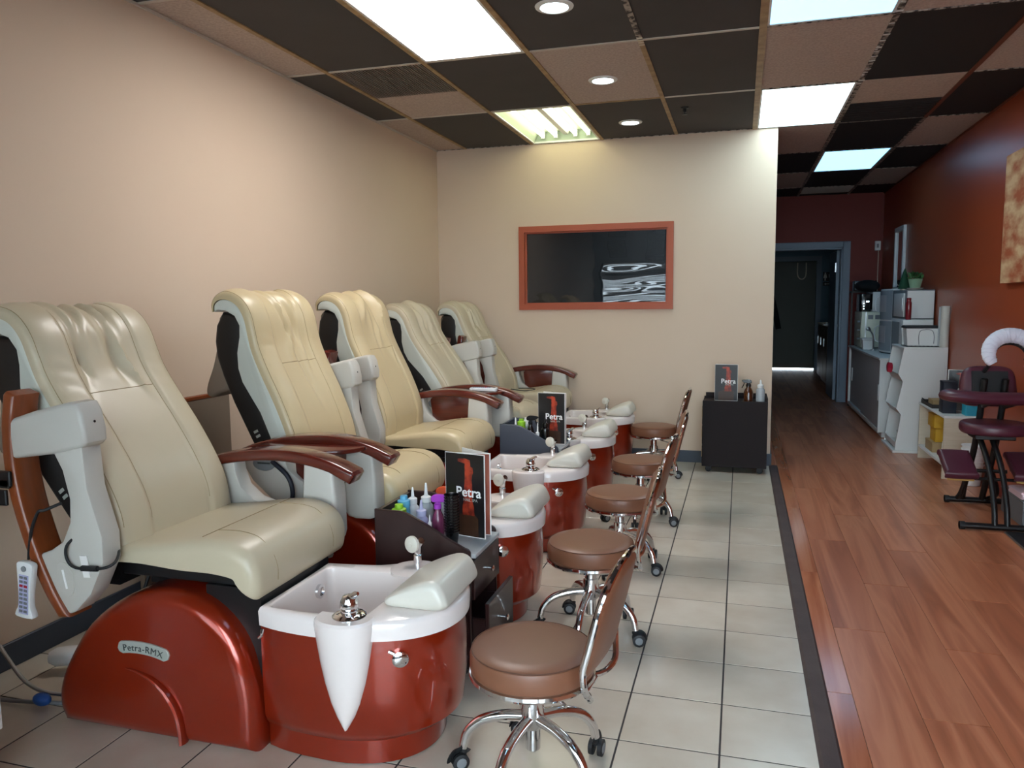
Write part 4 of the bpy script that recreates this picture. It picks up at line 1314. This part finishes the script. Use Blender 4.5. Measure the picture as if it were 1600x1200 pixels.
# roll
t = thing('paper_roll', 'tall roll of white plastic sheeting standing on the display stand', 'roll', (4.330, 7.478, .936))
obj('sheet', one(lathe, [(.018, 0), (.036, .001), (.0365, .18), (.036, .355), (.018, .356), (.018, .34)], 24), 'plastic_w', t)
obj('loose_edge', one(prism, [(-.036, -.01), (-.048, .012), (-.046, .016), (-.034, .0)], .01, .35, 'z'), 'clear', t)
# lower white box and towel warmer on it
t, a, b, h = box_thing('towel_warmer', 'white low towel warmer under the grey box with the red canister', 'appliance', 4.11, 4.36, 8.02, 8.62, .786, 1.165, 'lam_white')
obj('door', one(box, -a-.008, -a, -b+.03, b-.03, .03, h-.03, .004, 1), 'steel_w', t)
t, a, b, h = box_thing('sterilizer_box', 'grey boxy warmer with a white door panel under the plants', 'appliance', 4.12, 4.36, 8.02, 8.70, 1.166, 1.44, 'grey_pl')
obj('door', one(box, -a-.012, -a, -b+.05, b-.14, .02, h-.03, .006, 2), 'lam_white', t)
obj('door_latch', one(box, -a-.018, -a-.012, -b+.10, -b+.13, .08, .20), 'chrome_b', t, 0)
obj('side_plate', one(box, -a+.01, a-.005, -b-.004, -b, .01, h-.01), 'lam_white', t, 0)
t = thing('red_canister', 'dark red canister standing against the grey box warmer', 'canister', (4.115, 7.87, 1.166))
obj('body', one(lathe, [(.023, 0), (.025, .004), (.025, .15), (.022, .165), (.012, .17)], 18), 'red_can', t)
obj('cap', one(lathe, [(.019, .168), (.020, .195), (.017, .20), (.001, .201)], 16), 'red_can', t)
box_thing('white_case', 'white case behind the pale grey tub carrying the red canister', 'case', 4.06, 4.31, 7.80, 7.97, .9375, 1.165, 'lam_white')
# two-tier steel unit
t = thing('towel_steamer', 'two tier steel towel cabinet with curved doors on the sideboard', 'appliance', (4.19, 9.10, .786))
plan = [(.16, -.30), (.16, .30), (-.05, .30)] + [(-.05-.06*math.sin(PI*i/10), .30-.60*i/10) for i in range(1, 10)] + [(-.05, -.30)]
obj('body', one(prism, plan, .01, .675, 'z', .006, 1), 'lam_white', t)
for k, (z0, z1) in enumerate(((.03, .34), (.355, .66))):
    pl2 = [(-.05-.062*math.sin(PI*i/10)-.004, .29-.58*i/10) for i in range(11)]
    d = obj('door', one(prism, pl2 + [(x+.012, y) for x, y in reversed(pl2)], z0, z1, 'z'), 'steel_w', t)
    obj('handle', one(tube, catmull([(-.08, .24, z0+.07), (-.125, .25, z0+.10), (-.125, .25, z0+.22), (-.08, .24, z0+.25)], 4), .006, 8), 'white_pl', d)
    obj('door_window', one(prism, [(x-.0015, y) for x, y in pl2[2:9]] + [(x, y) for x, y in reversed(pl2[2:9])], z0+.08, z1-.05, 'z'), 'lam_door', d)
obj('foot', one(prism, [(x*.95, y*.95) for x, y in plan], 0, .012, 'z'), 'black_rubber', t)
# cream steriliser with open round door
t, a, b, h = box_thing('autoclave', 'cream sterilizer with its rounded door open at the sideboard end', 'appliance', 3.985, 4.34, 9.78, 10.36, .80, 1.21, 'cream_pl')
bm = bmesh.new()
for x in (-a+.03, a-.03):
    for y in (-b+.03, b-.03):
        lathe(bm, [(.014, -.014), (.016, 0)], 10, (x, y, 0))
obj('feet', bm, 'black_rubber', t)
for k in range(3):
    obj('side_vent', one(box, -.11+.075*k, -.055+.075*k, -b-.002, -b, h-.085, h-.035), 'grey_pl', t, 0)
obj('side_strip', one(box, -.14, -.125, -b-.006, -b, .0, h), 'chrome_b', t, 0)
d = obj('door', one(prism, smooth2([(.04, -.01), (.36, -.01), (.30, -.06), (.20, -.085), (.10, -.06)], 4), -.005, .005, 'y'), 'cream_pl', t)
d.rotation_euler = (0, -PI/2, 0); d.location = (-a-.01, -b+.02, .0)
bm = bmesh.new()
for z in (.10, .20, .30):
    lathe(bm, [(.012, -.03), (.012, .0)], 10, (-a-.01, -b+.04, z), 'x')
obj('door_lug', bm, 'chrome_b', t)
# white case on top of it and black machine
t, a, b, h = box_thing('uv_cabinet', 'white square case on top of the cream sterilizer', 'appliance', 4.10, 4.34, 9.80, 10.30, 1.215, 1.44, 'lam_white')
obj('front_panel', one(box, -a-.004, -a, -b+.02, b-.02, .02, h-.02), 'black_gloss', t, 0)
t, a, b, h = box_thing('card_machine', 'black machine with small lights beside the white square case', 'appliance', 3.985, 4.09, 9.85, 10.25, 1.212, 1.42, 'black_gloss')
bm = bmesh.new()
for z in (.03, .06, .09):
    box(bm, -.03, -.02, -b-.002, -b, z, z+.008)
box(bm, .0, .03, -b-.002, -b, .11, .125)
obj('indicator', bm, 'lamp_cool', t, 0)
o = obj('black_bag', one(lathe_scaled, (0, 0, .05), .14, .16, .07), 'coat_black', None)
o.location = (4.06, 9.98, 1.463)
tag(o, 'limp black bag lying on the machines beside the doorway', 'bag')
t, a, b, h = box_thing('radio', 'small grey radio on the wall shelf above the black bag', 'radio', 3.99, 4.25, 10.54, 10.70, 1.46, 1.585, 'black_gloss')
obj('speaker_plate', one(box, -a+.01, a*.25, -b-.004, -b, .015, h-.01), 'grey_pl', t, 0)
obj('dial', one(lathe, [(.014, -b-.008), (.016, -b)], 12, (a*.65, 0, h*.5), 'y'), 'white_pl', t)
t = thing('storage_rack', 'narrow dark rack at the end of the sideboard carrying the radio', 'rack', (4.12, 10.62, 0))
obj('shelf', one(box, -.16, .24, -.09, .09, 1.44, 1.458), 'black_metal', t, 0)
for x in (-.15, .22):
    obj('post', one(box, x, x+.018, -.01, .01, 0, 1.44), 'black_metal', t, 0)
# small white bin and pump on the sideboard
t = thing('small_bin', 'small pale blue bin with a wide lid on the sideboard', 'bin', (4.03, 9.60, .786))
obj('body', one(loft, [[(x*s, y*s, z) for x, y in ((-.06, -.06), (.06, -.06), (.06, .06), (-.06, .06))] for z, s in ((0, .8), (.11, 1))]), 'lam_white', t, 0)
obj('lid', one(box, -.072, .072, -.072, .072, .11, .13, .004, 1), 'lam_white', t)
t = thing('magnifier_lamp', 'small chrome lamp head leaning beside the steel towel cabinet', 'lamp', (4.07, 9.455, .786))
obj('stem', one(tube, catmull([(0, 0, 0), (.0, .0, .10), (-.005, 0, .17), (-.04, 0, .225)], 4), .008, 8), 'chrome_b', t)
obj('head', one(tube, [(-.035, 0, .22), (-.055, 0, .238), (-.068, 0, .248)], [.012, .024, .022], 14), 'chrome_b', t)
obj('foot', one(lathe, [(.035, 0), (.035, .006), (.01, .012)], 16), 'chrome_b', t)
# plants on the warmer
t = thing('potted_plant', 'leafy plant in a sage green pot on the grey box warmer', 'plant', (4.235, 8.25, 1.441))
obj('saucer', one(lathe, [(.05, 0), (.075, .018), (.07, .02), (.04, .012), (.001, .012)], 20), 'pot_w', t)
obj('pot', one(lathe, [(.045, .013), (.062, .10), (.064, .105), (.056, .105), (.05, .09), (.001, .09)], 20), 'pot_green', t)
random.seed(12)
lm = bmesh.new(); prism(lm, smooth2([(0, 0), (.010, .012), (.011, .028), (0, .045), (-.011, .028), (-.010, .012)], 2), -.0006, .0006, 'y')
leaf_me = mesh_of('leaf', lm, 'leaf', 0)
for k in range(46):
    l = link('leaf', leaf_me, t, (random.uniform(-.045, .045), random.uniform(-.045, .045), random.uniform(.10, .145)))
    l.rotation_euler = (random.uniform(-1.2, 1.2), random.uniform(-1.2, 1.2), random.uniform(0, 6.28))
t = thing('fir_ornament', 'small dark green cone tree ornament beside the sage pot', 'ornament', (4.19, 8.52, 1.441))
obj('foot', one(lathe, [(.04, 0), (.04, .012), (.01, .016)], 16), 'pot_w', t)
obj('cone', one(lathe, [(.058, .015), (.05, .05), (.038, .10), (.026, .15), (.012, .195), (.001, .22)], 18), 'fir', t)
# white framed mirror, canvas
t = thing('wall_mirror', 'tall white framed mirror on the red wall above the plants', 'mirror', (XR-.001, 9.77, 1.44))
bm = bmesh.new()
for a, b, c, d in ((-.26, -.21, 0, .73), (.21, .26, 0, .73), (-.21, .21, 0, .05), (-.21, .21, .68, .73)):
    box(bm, -.03, 0, a, b, c, d)
obj('frame', bm, 'lam_white', t, 0)
obj('glass', one(box, -.012, -.008, -.21, .21, .05, .68), 'mirror', t, 0)
t = thing('canvas_picture', 'large tan and rust abstract canvas on the red wall', 'picture', (XR-.001, 5.40, 1.455))
obj('canvas', one(box, -.04, 0, -.65, .65, 0, .85, .003, 1), 'picture_tan', t)
t = thing('wall_thermostat', 'small white switch with a cable on the dark red wall', 'switch', (4.31, YFAR-.001, 1.98))
obj('plate', one(box, -.035, .035, -.02, 0, 0, .12, .004, 1), 'lam_white', t)
obj('rocker', one(box, -.012, .012, -.024, -.02, .035, .085), 'grey_pl', t, 0)
obj('cable', one(tube, [(.012, -.008, 0), (.014, -.008, -.7)], .006, 6), 'lam_cream', t)

# low open shelf
t = thing('low_shelf', 'low birch and white open shelf beside the display stand', 'shelf', (4.118, 6.42, 0))
DY = .84
obj('side_panel', one(box, 0, .245, 0, .018, .0, .462), 'lam_cream', t, 0)
obj('side_panel', one(box, 0, .245, DY-.018, DY, .0, .462), 'lam_cream', t, 0)
obj('top_panel', one(box, -.006, .245, -.006, DY+.006, .462, .480, .002, 1), 'lam_white', t)
obj('bottom_panel', one(box, 0, .245, .018, DY-.018, .10, .118), 'lam_white', t, 0)
obj('back_panel', one(box, .235, .245, .018, DY-.018, .10, .462), 'lam_cream', t, 0)
for k, (lab, x0, x1, y0, y1, z0, z1, mm) in enumerate((
        ('flat kraft cardboard box under the yellow boxes', 4.14, 4.30, 6.86, 7.10, .1185, .20, 'kraft'),
        ('yellow card box on the kraft box', 4.165, 4.29, 6.88, 7.06, .2005, .315, 'yellow'),
        ('yellow card box at the top of its stack in the low shelf', 4.15, 4.29, 6.87, 7.08, .3155, .42, 'yellow'),
        ('tan card box lying in the dark tray on the low shelf', 4.14, 4.25, 6.90, 7.06, .490, .54, 'kraft'),
        ('black upright box on the low shelf beside the menu', 4.135, 4.23, 6.56, 6.68, .4805, .725, 'navy'),
        ('teal blue box on the low shelf behind the massage chair', 4.265, 4.36, 6.45, 6.56, .4805, .565, 'teal'))):
    q, a, b, h = box_thing('card_box', lab, 'box', x0, x1, y0, y1, z0, z1, mm, .003)
    obj('lid_flap', one(box, -a-.001, a+.001, -b-.001, b+.001, h-.012, h+.0004), mm, q, 0)
t = thing('serving_tray', 'dark open tray with wire handle on the low shelf', 'tray', (4.195, 7.03, .4805))
bm = bmesh.new()
box(bm, -.065, .065, -.19, .19, 0, .006)
for a, b, c, d in ((-.075, -.068, -.19, .19), (.068, .075, -.19, .19), (-.068, .068, -.19, -.183), (-.068, .068, .183, .19)):
    box(bm, a, b, c, d, 0, .09 if a > 0 else .03)
obj('rim', bm, 'wicker', t, 0)
obj('handle', one(tube, catmull([(-.07, -.04, .03), (-.10, -.02, .055), (-.10, .04, .055), (-.07, .06, .03)], 4), .004, 6), 'black_metal', t)
menu('folded black Petra menu on the low shelf behind the massage chair', (4.283, 6.735, .4805), math.radians(-12), .15, .32, .3)
o = obj('paper_towel', one(prism, [(-.004, 0), (.03, 0), (.012, .09), (.004, .14)], -.05, .05, 'y', .003, 1), 'paper', None)
o.location = (4.15, 6.56, .1185)
tag(o, 'crumpled white paper on the bottom board of the low shelf', 'paper')
for k in range(6):
    o = obj('foot_tub', one(lathe, [(.05, 0), (.055, .003), (.070, .145), (.078, .150), (.078, .157), (.066, .155), (.05, .008), (.001, .008)], 28), 'white_pl', None)
    o.location = (4.275, 6.25, .0+.028*k)
    tag(o, 'white nested bowl in the stack on the floor behind the massage chair', 'bowl', 'stack of white bowls')

# ------------------------------------------------------------------ massage chair
mc = thing('massage_chair', 'burgundy padded massage chair with black tube frame and white face cradle cover', 'massage chair', (4.13, 5.33, 0))
MO = Vector((4.13, 5.33, 0))
def mobj(name, bm, mat, parent=mc, smooth=35):
    for v in bm.verts:
        v.co -= MO
    return obj(name, bm, mat, parent, smooth)
for nm, yy, xa, xb in (('foot_bar', 5.02, 3.90, 4.355), ('foot_bar', 5.68, 3.97, 4.355)):
    fb = mobj(nm, one(tube, [(xa, yy, .024), (xb, yy, .024)], .019, 14), 'black_metal')
    bm = bmesh.new()
    for x in (xa, xb-.028):
        tube(bm, [(x, yy, .024), (x+.028, yy, .024)], .0235, 14)
    mobj('foot_cap', bm, 'black_rubber', fb)
for x in (4.085, 4.150):
    mobj('strut', one(tube, catmull([(x, 5.02, .03), (x, 5.06, .16), (x-.01, 5.16, .36), (x-.03, 5.34, .53), (x-.04, 5.46, .56)], 6), .0165, 12), 'black_metal')
for x, x2 in ((3.985, 4.075), (4.275, 4.19)):
    mobj('post', one(tube, catmull([(x2, 5.68, .03), (x2-.005 if x < 4.1 else x2, 5.62, .14), (x2+.005, 5.50, .38), (x2+.01, 5.42, .64), (x2+.015, 5.38, .86)], 6), .019, 12), 'black_metal')
    mobj('brace', one(tube, catmull([(x+.06 if x < 4.1 else x-.06, 5.68, .03), ((x+x2)/2+.02, 5.60, .10), (x2, 5.53, .28)], 5), .0155, 10), 'black_metal')
bm = bmesh.new()
tube(bm, [(3.98, 5.52, .255), (4.28, 5.52, .255)], .012, 10)
tube(bm, [(3.93, 5.36, .235), (4.33, 5.36, .235)], .010, 10)
mobj('crossbar', bm, 'black_metal')
def pad(pts, y0, y1, r, name, mat='burgundy', axis='y', T=None, parent=mc):
    bm = one(puff, smooth2(pts, 4), y0, y1, r, 4, axis)
    if T:
        for v in bm.verts:
            v.co = T(v.co)
    return mobj(name, bm, mat, parent)
# seat
pad([(3.955, 5.22), (4.06, 5.14), (4.20, 5.14), (4.305, 5.22), (4.30, 5.38), (4.20, 5.47), (4.06, 5.47), (3.96, 5.38)], .535, .605, .025, 'seat_pad', 'burgundy', 'z')
mobj('seat_bracket', one(box, 4.02, 4.24, 5.25, 5.42, .50, .535, .004, 1), 'black_metal')
# knee pads
for sg in (-1, 1):
    xc = 4.13+sg*.185
    def TK(p, xc=xc):
        q = p - V(xc, 5.30, .32)
        a = math.radians(24)
        return V(xc+q.x, 5.30+q.y*math.cos(a)-q.z*math.sin(a), .32+q.y*math.sin(a)+q.z*math.cos(a))
    kp = pad([(xc-.085, 5.17), (xc+.075, 5.17), (xc+.085, 5.20), (xc+.085, 5.40), (xc+.07, 5.43), (xc-.08, 5.43), (xc-.09, 5.40), (xc-.09, 5.20)], .31, .365, .02, 'knee_pad', 'burgundy', 'z', TK)
    bm = one(box, xc-.075, xc+.07, 5.185, 5.415, .295, .312)
    for v in bm.verts:
        v.co = TK(v.co)
    mobj('pad_board', bm, 'ply', kp, 0)
    mobj('pad_bracket', one(box, xc-.02, xc+.02, 5.30, 5.52, .262, .28), 'black_metal', kp, 0)
# chest pad
def TC(p):
    q = p - V(4.13, 5.44, .80)
    a = math.radians(-14)
    return V(p.x, 5.44+q.y*math.cos(a)-q.z*math.sin(a), .80+q.y*math.sin(a)+q.z*math.cos(a))
cp = pad([(3.985, .70), (4.13, .685), (4.275, .70), (4.285, .80), (4.27, .90), (4.22, .935), (4.13, .94), (4.04, .935), (3.99, .90), (3.975, .80)], 5.42, 5.50, .03, 'chest_pad', 'burgundy', 'y', TC)
bm = one(box, 4.03, 4.23, 5.41, 5.425, .70, .90)
for v in bm.verts:
    v.co = TC(v.co)
mobj('back_board', bm, 'black_metal', cp, 0)
# arm pad
ap = mobj('arm_pad', one(tube, catmull([(3.855, 5.22, .775), (3.875, 5.16, .775), (3.97, 5.12, .772), (4.13, 5.11, .770), (4.29, 5.12, .772), (4.345, 5.17, .775)], 6), .044, 14, False, (1.35, .85)), 'burgundy')
bm = bmesh.new()
tube(bm, [(4.06, 5.13, .745), (4.07, 5.30, .70), (4.08, 5.40, .74)], .013, 10)
tube(bm, [(4.20, 5.13, .745), (4.19, 5.30, .70), (4.18, 5.40, .74)], .013, 10)
mobj('arm_bracket', bm, 'black_metal', ap)
# face cradle
hs = [(4.15+.118*math.cos(a), 5.12+.03*math.sin(a), 1.035+.105*math.sin(a)) for a in [math.radians(215-250*i/14) for i in range(15)]]
fc = mobj('face_cradle', one(tube, catmull(hs, 3), [.024+.020*math.sin(PI*i/42)**.5 for i in range(43)], 14), 'cloth')
bm = bmesh.new()
random.seed(4)
cat = catmull(hs, 3)
for k in range(2, 41, 2):
    c_, d_ = cat[k], (cat[k+1]-cat[k-1]).normalized()
    rr = .0245+.020*math.sin(PI*k/42)**.5
    u_ = d_.cross(V(0, 1, 0)).normalized(); w_ = d_.cross(u_)
    jit = random.uniform(-.006, .006)
    tube(bm, [c_ + (u_*math.cos(q)+w_*math.sin(q))*rr + d_*(jit+.004*math.sin(3*q+k)) for q in [PI*.1+PI*1.8*i/12 for i in range(13)]], .0022, 5)
mobj('cover_pleat', bm, 'cloth', fc)
hs2 = [(4.15+.085*math.cos(a), 5.145+.03*math.sin(a), 1.025+.068*math.sin(a)) for a in [math.radians(205-230*i/14) for i in range(15)]]
mobj('cradle_frame', one(tube, catmull(hs2, 3), .012, 8), 'black_metal', fc)
mobj('cradle_post', one(tube, [(4.10, 5.44, .90), (4.09, 5.30, .96), (4.075, 5.16, 1.0)], .012, 8), 'black_metal', fc)
mobj('chin_cloth', one(prism, [(-.02+4.25, .955), (4.33, .955), (4.325, 1.01), (4.245, 1.01)], 5.12, 5.18, 'y', .01, 2), 'cloth', fc)

t = thing('floor_box', 'grey plastic crate on the floor beside the red wall', 'crate', (4.305, 5.33, 0))
obj('body', one(box, -.045, .05, -.20, .20, 0, .15, .006, 1), 'grey_pl', t)
obj('rim', one(box, -.05, .053, -.205, .205, .15, .165, .004, 1), 'grey_pl', t)
o = obj('folded_towel', one(puff, smooth2([(-.05, 0), (.05, 0), (.055, .02), (.05, .04), (-.05, .042), (-.056, .02)], 4), -.12, .12, .015), 'pink', None)
o.location = (4.305, 5.25, .166)
tag(o, 'pale pink folded towel on the grey crate', 'towel')
p = at(1592, 851, z=.01)
t = thing('floor_mat', 'black mat with a silver edge on the wood floor by the red wall', 'mat', (p.x, p.y, 0))
obj('pad', one(box, .01, .17, -.10, .25, .0, .012), 'black_rubber', t, 0)
obj('edge_strip', one(box, 0, .012, -.10, .25, 0, .010, .002, 1), 'chrome_b', t)

# ------------------------------------------------------------------ in the passage
t = thing('passage_cabinet', 'brown two door cabinet standing in the passage', 'cabinet', (3.93, 12.7, 0))
obj('body', one(box, 0, .46, 0, 1.5, .08, .94), 'corridor_cab', t, 0)
obj('worktop', one(box, -.02, .46, -.02, 1.52, .94, .975), 'lam_cream', t, 0)
obj('plinth', one(box, .05, .46, .02, 1.48, 0, .08), 'black_metal', t, 0)
for k in range(3):
    d = obj('door', one(box, -.018, 0, .02+.49*k, .49+.49*k, .10, .92, .003, 1), 'corridor_cab', t)
    obj('handle', one(box, -.03, -.018, .40+.49*k, .415+.49*k, .62, .74), 'chrome_b', d, 0)
t = thing('coffee_machine', 'dark coffee machine with white cups on the passage cabinet', 'appliance', (4.12, 13.0, .976))
bm = bmesh.new()
box(bm, -.10, .10, -.14, .14, 0, .05, .006, 1); box(bm, -.10, .10, .02, .14, .05, .36, .006, 1); box(bm, -.10, .10, -.14, .14, .28, .36, .006, 1)
obj('body', bm, 'black_gloss', t)
obj('cup_tray', one(box, -.10, .10, -.13, .13, .36, .375), 'lam_white', t, 0)
bm = bmesh.new()
for x in (-.055, .0, .055):
    lathe(bm, [(.018, .376), (.026, .43), (.023, .43), (.015, .38), (.001, .38)], 12, (x, -.02, 0))
obj('cups', bm, 'lam_white', t)
t = thing('restroom_sign', 'black restroom sign with two white figures and an arrow', 'sign', (4.22, YE-.002, 1.62))
obj('plate', one(box, -.085, .085, -.006, 0, .085, .26, .002, 1), 'sign', t)
obj('arrow_plate', one(box, -.085, .085, -.006, 0, 0, .07, .002, 1), 'sign', t)
bm = bmesh.new()
for sx, sk in ((-.045, 1), (.045, 0)):
    prism(bm, [(sx+.014*math.cos(2*PI*k/12), .238+.014*math.sin(2*PI*k/12)) for k in range(12)], -.008, -.006, 'y')
    if sk:
        prism(bm, [(sx-.018, .22), (sx+.018, .22), (sx+.034, .145), (sx+.012, .145), (sx+.012, .098), (sx-.012, .098), (sx-.012, .145), (sx-.034, .145)], -.008, -.006, 'y')
    else:
        prism(bm, [(sx-.026, .22), (sx+.026, .22), (sx+.026, .155), (sx+.014, .155), (sx+.014, .098), (sx-.014, .098), (sx-.014, .155), (sx-.026, .155)], -.008, -.006, 'y')
obj('figures', bm, 'white', t, 0)
obj('arrow', one(prism, [(-.06, .035), (-.03, .055), (-.03, .040), (.06, .040), (.06, .030), (-.03, .030), (-.03, .015)], -.008, -.006, 'y'), 'white', t, 0)
t = thing('hanging_coat', 'black coat hanging on the passage wall', 'coat', (2.99, 12.6, 0))
cr = []
for z, wx, wy in ((.62, .10, .20), (.70, .12, .22), (.95, .10, .20), (1.25, .09, .19), (1.42, .08, .18), (1.52, .06, .13), (1.58, .04, .06)):
    cr.append([(wx*math.cos(2*PI*k/20)*(1+.06*math.sin(5*2*PI*k/20)), wy*math.sin(2*PI*k/20)*(1+.06*math.cos(4*2*PI*k/20)), z) for k in range(20)])
obj('body', one(loft, cr), 'coat_black', t)
obj('sleeve', one(tube, catmull([(.05, -.12, 1.50), (.10, -.17, 1.35), (.15, -.19, 1.15), (.20, -.20, .92)], 5), [.055-.001*i for i in range(16)], 12), 'coat_black', t)
obj('hook', one(tube, [(-.09, 0, 1.62), (0, 0, 1.62), (.02, 0, 1.66)], .008, 8), 'chrome_b', t)

# ------------------------------------------------------------------ left front corner
t = thing('drawer_unit', 'edge of a white drawer unit beside the tiled floor', 'cabinet', (.42, 1.35, 0))
obj('body', one(box, -.20, .19, -.22, .24, 0, .155, .003, 1), 'lam_white', t)
obj('drawer', one(box, -.205, .212, -.225, .245, .16, .40, .004, 1), 'lam_white', t)
t = thing('drain_pipe', 'white plastic drain pipe on the floor by the left wall', 'pipe', (.18, 2.26, 0))
obj('pipe', one(tube, [(0, -.10, .055), (.02, -.09, .055), (.05, -.07, .055), (.315, .03, .055)], [.022, .034, .036, .036], 16), 'pipe', t)
t = thing('supply_hose', 'steel braided water hose with a blue valve by the left wall', 'hose', (.14, 2.02, 0))
obj('hose', one(tube, catmull([(-.12, .05, .12), (-.08, .04, .13), (-.02, .02, .10), (.10, -.02, .05), (.22, -.04, .035), (.36, -.02, .03)], 5), .007, 10), 'chrome_b', t)
obj('return_hose', one(tube, catmull([(-.13, -.06, .02), (.0, -.09, .013), (.15, -.08, .013), (.36, -.05, .02)], 5), .007, 8), 'grey_pl', t)
obj('valve', one(lathe_scaled, (.235, -.075, .03), .035, .022, .022), M('blue_valve', (40, 90, 170), .5), t)
obj('coil', one(tube, catmull([(.26, .10, .03), (.34, .06, .03), (.36, .12, .032), (.30, .16, .032)], 5, True), .006, 8, True), 'black_rubber', t)
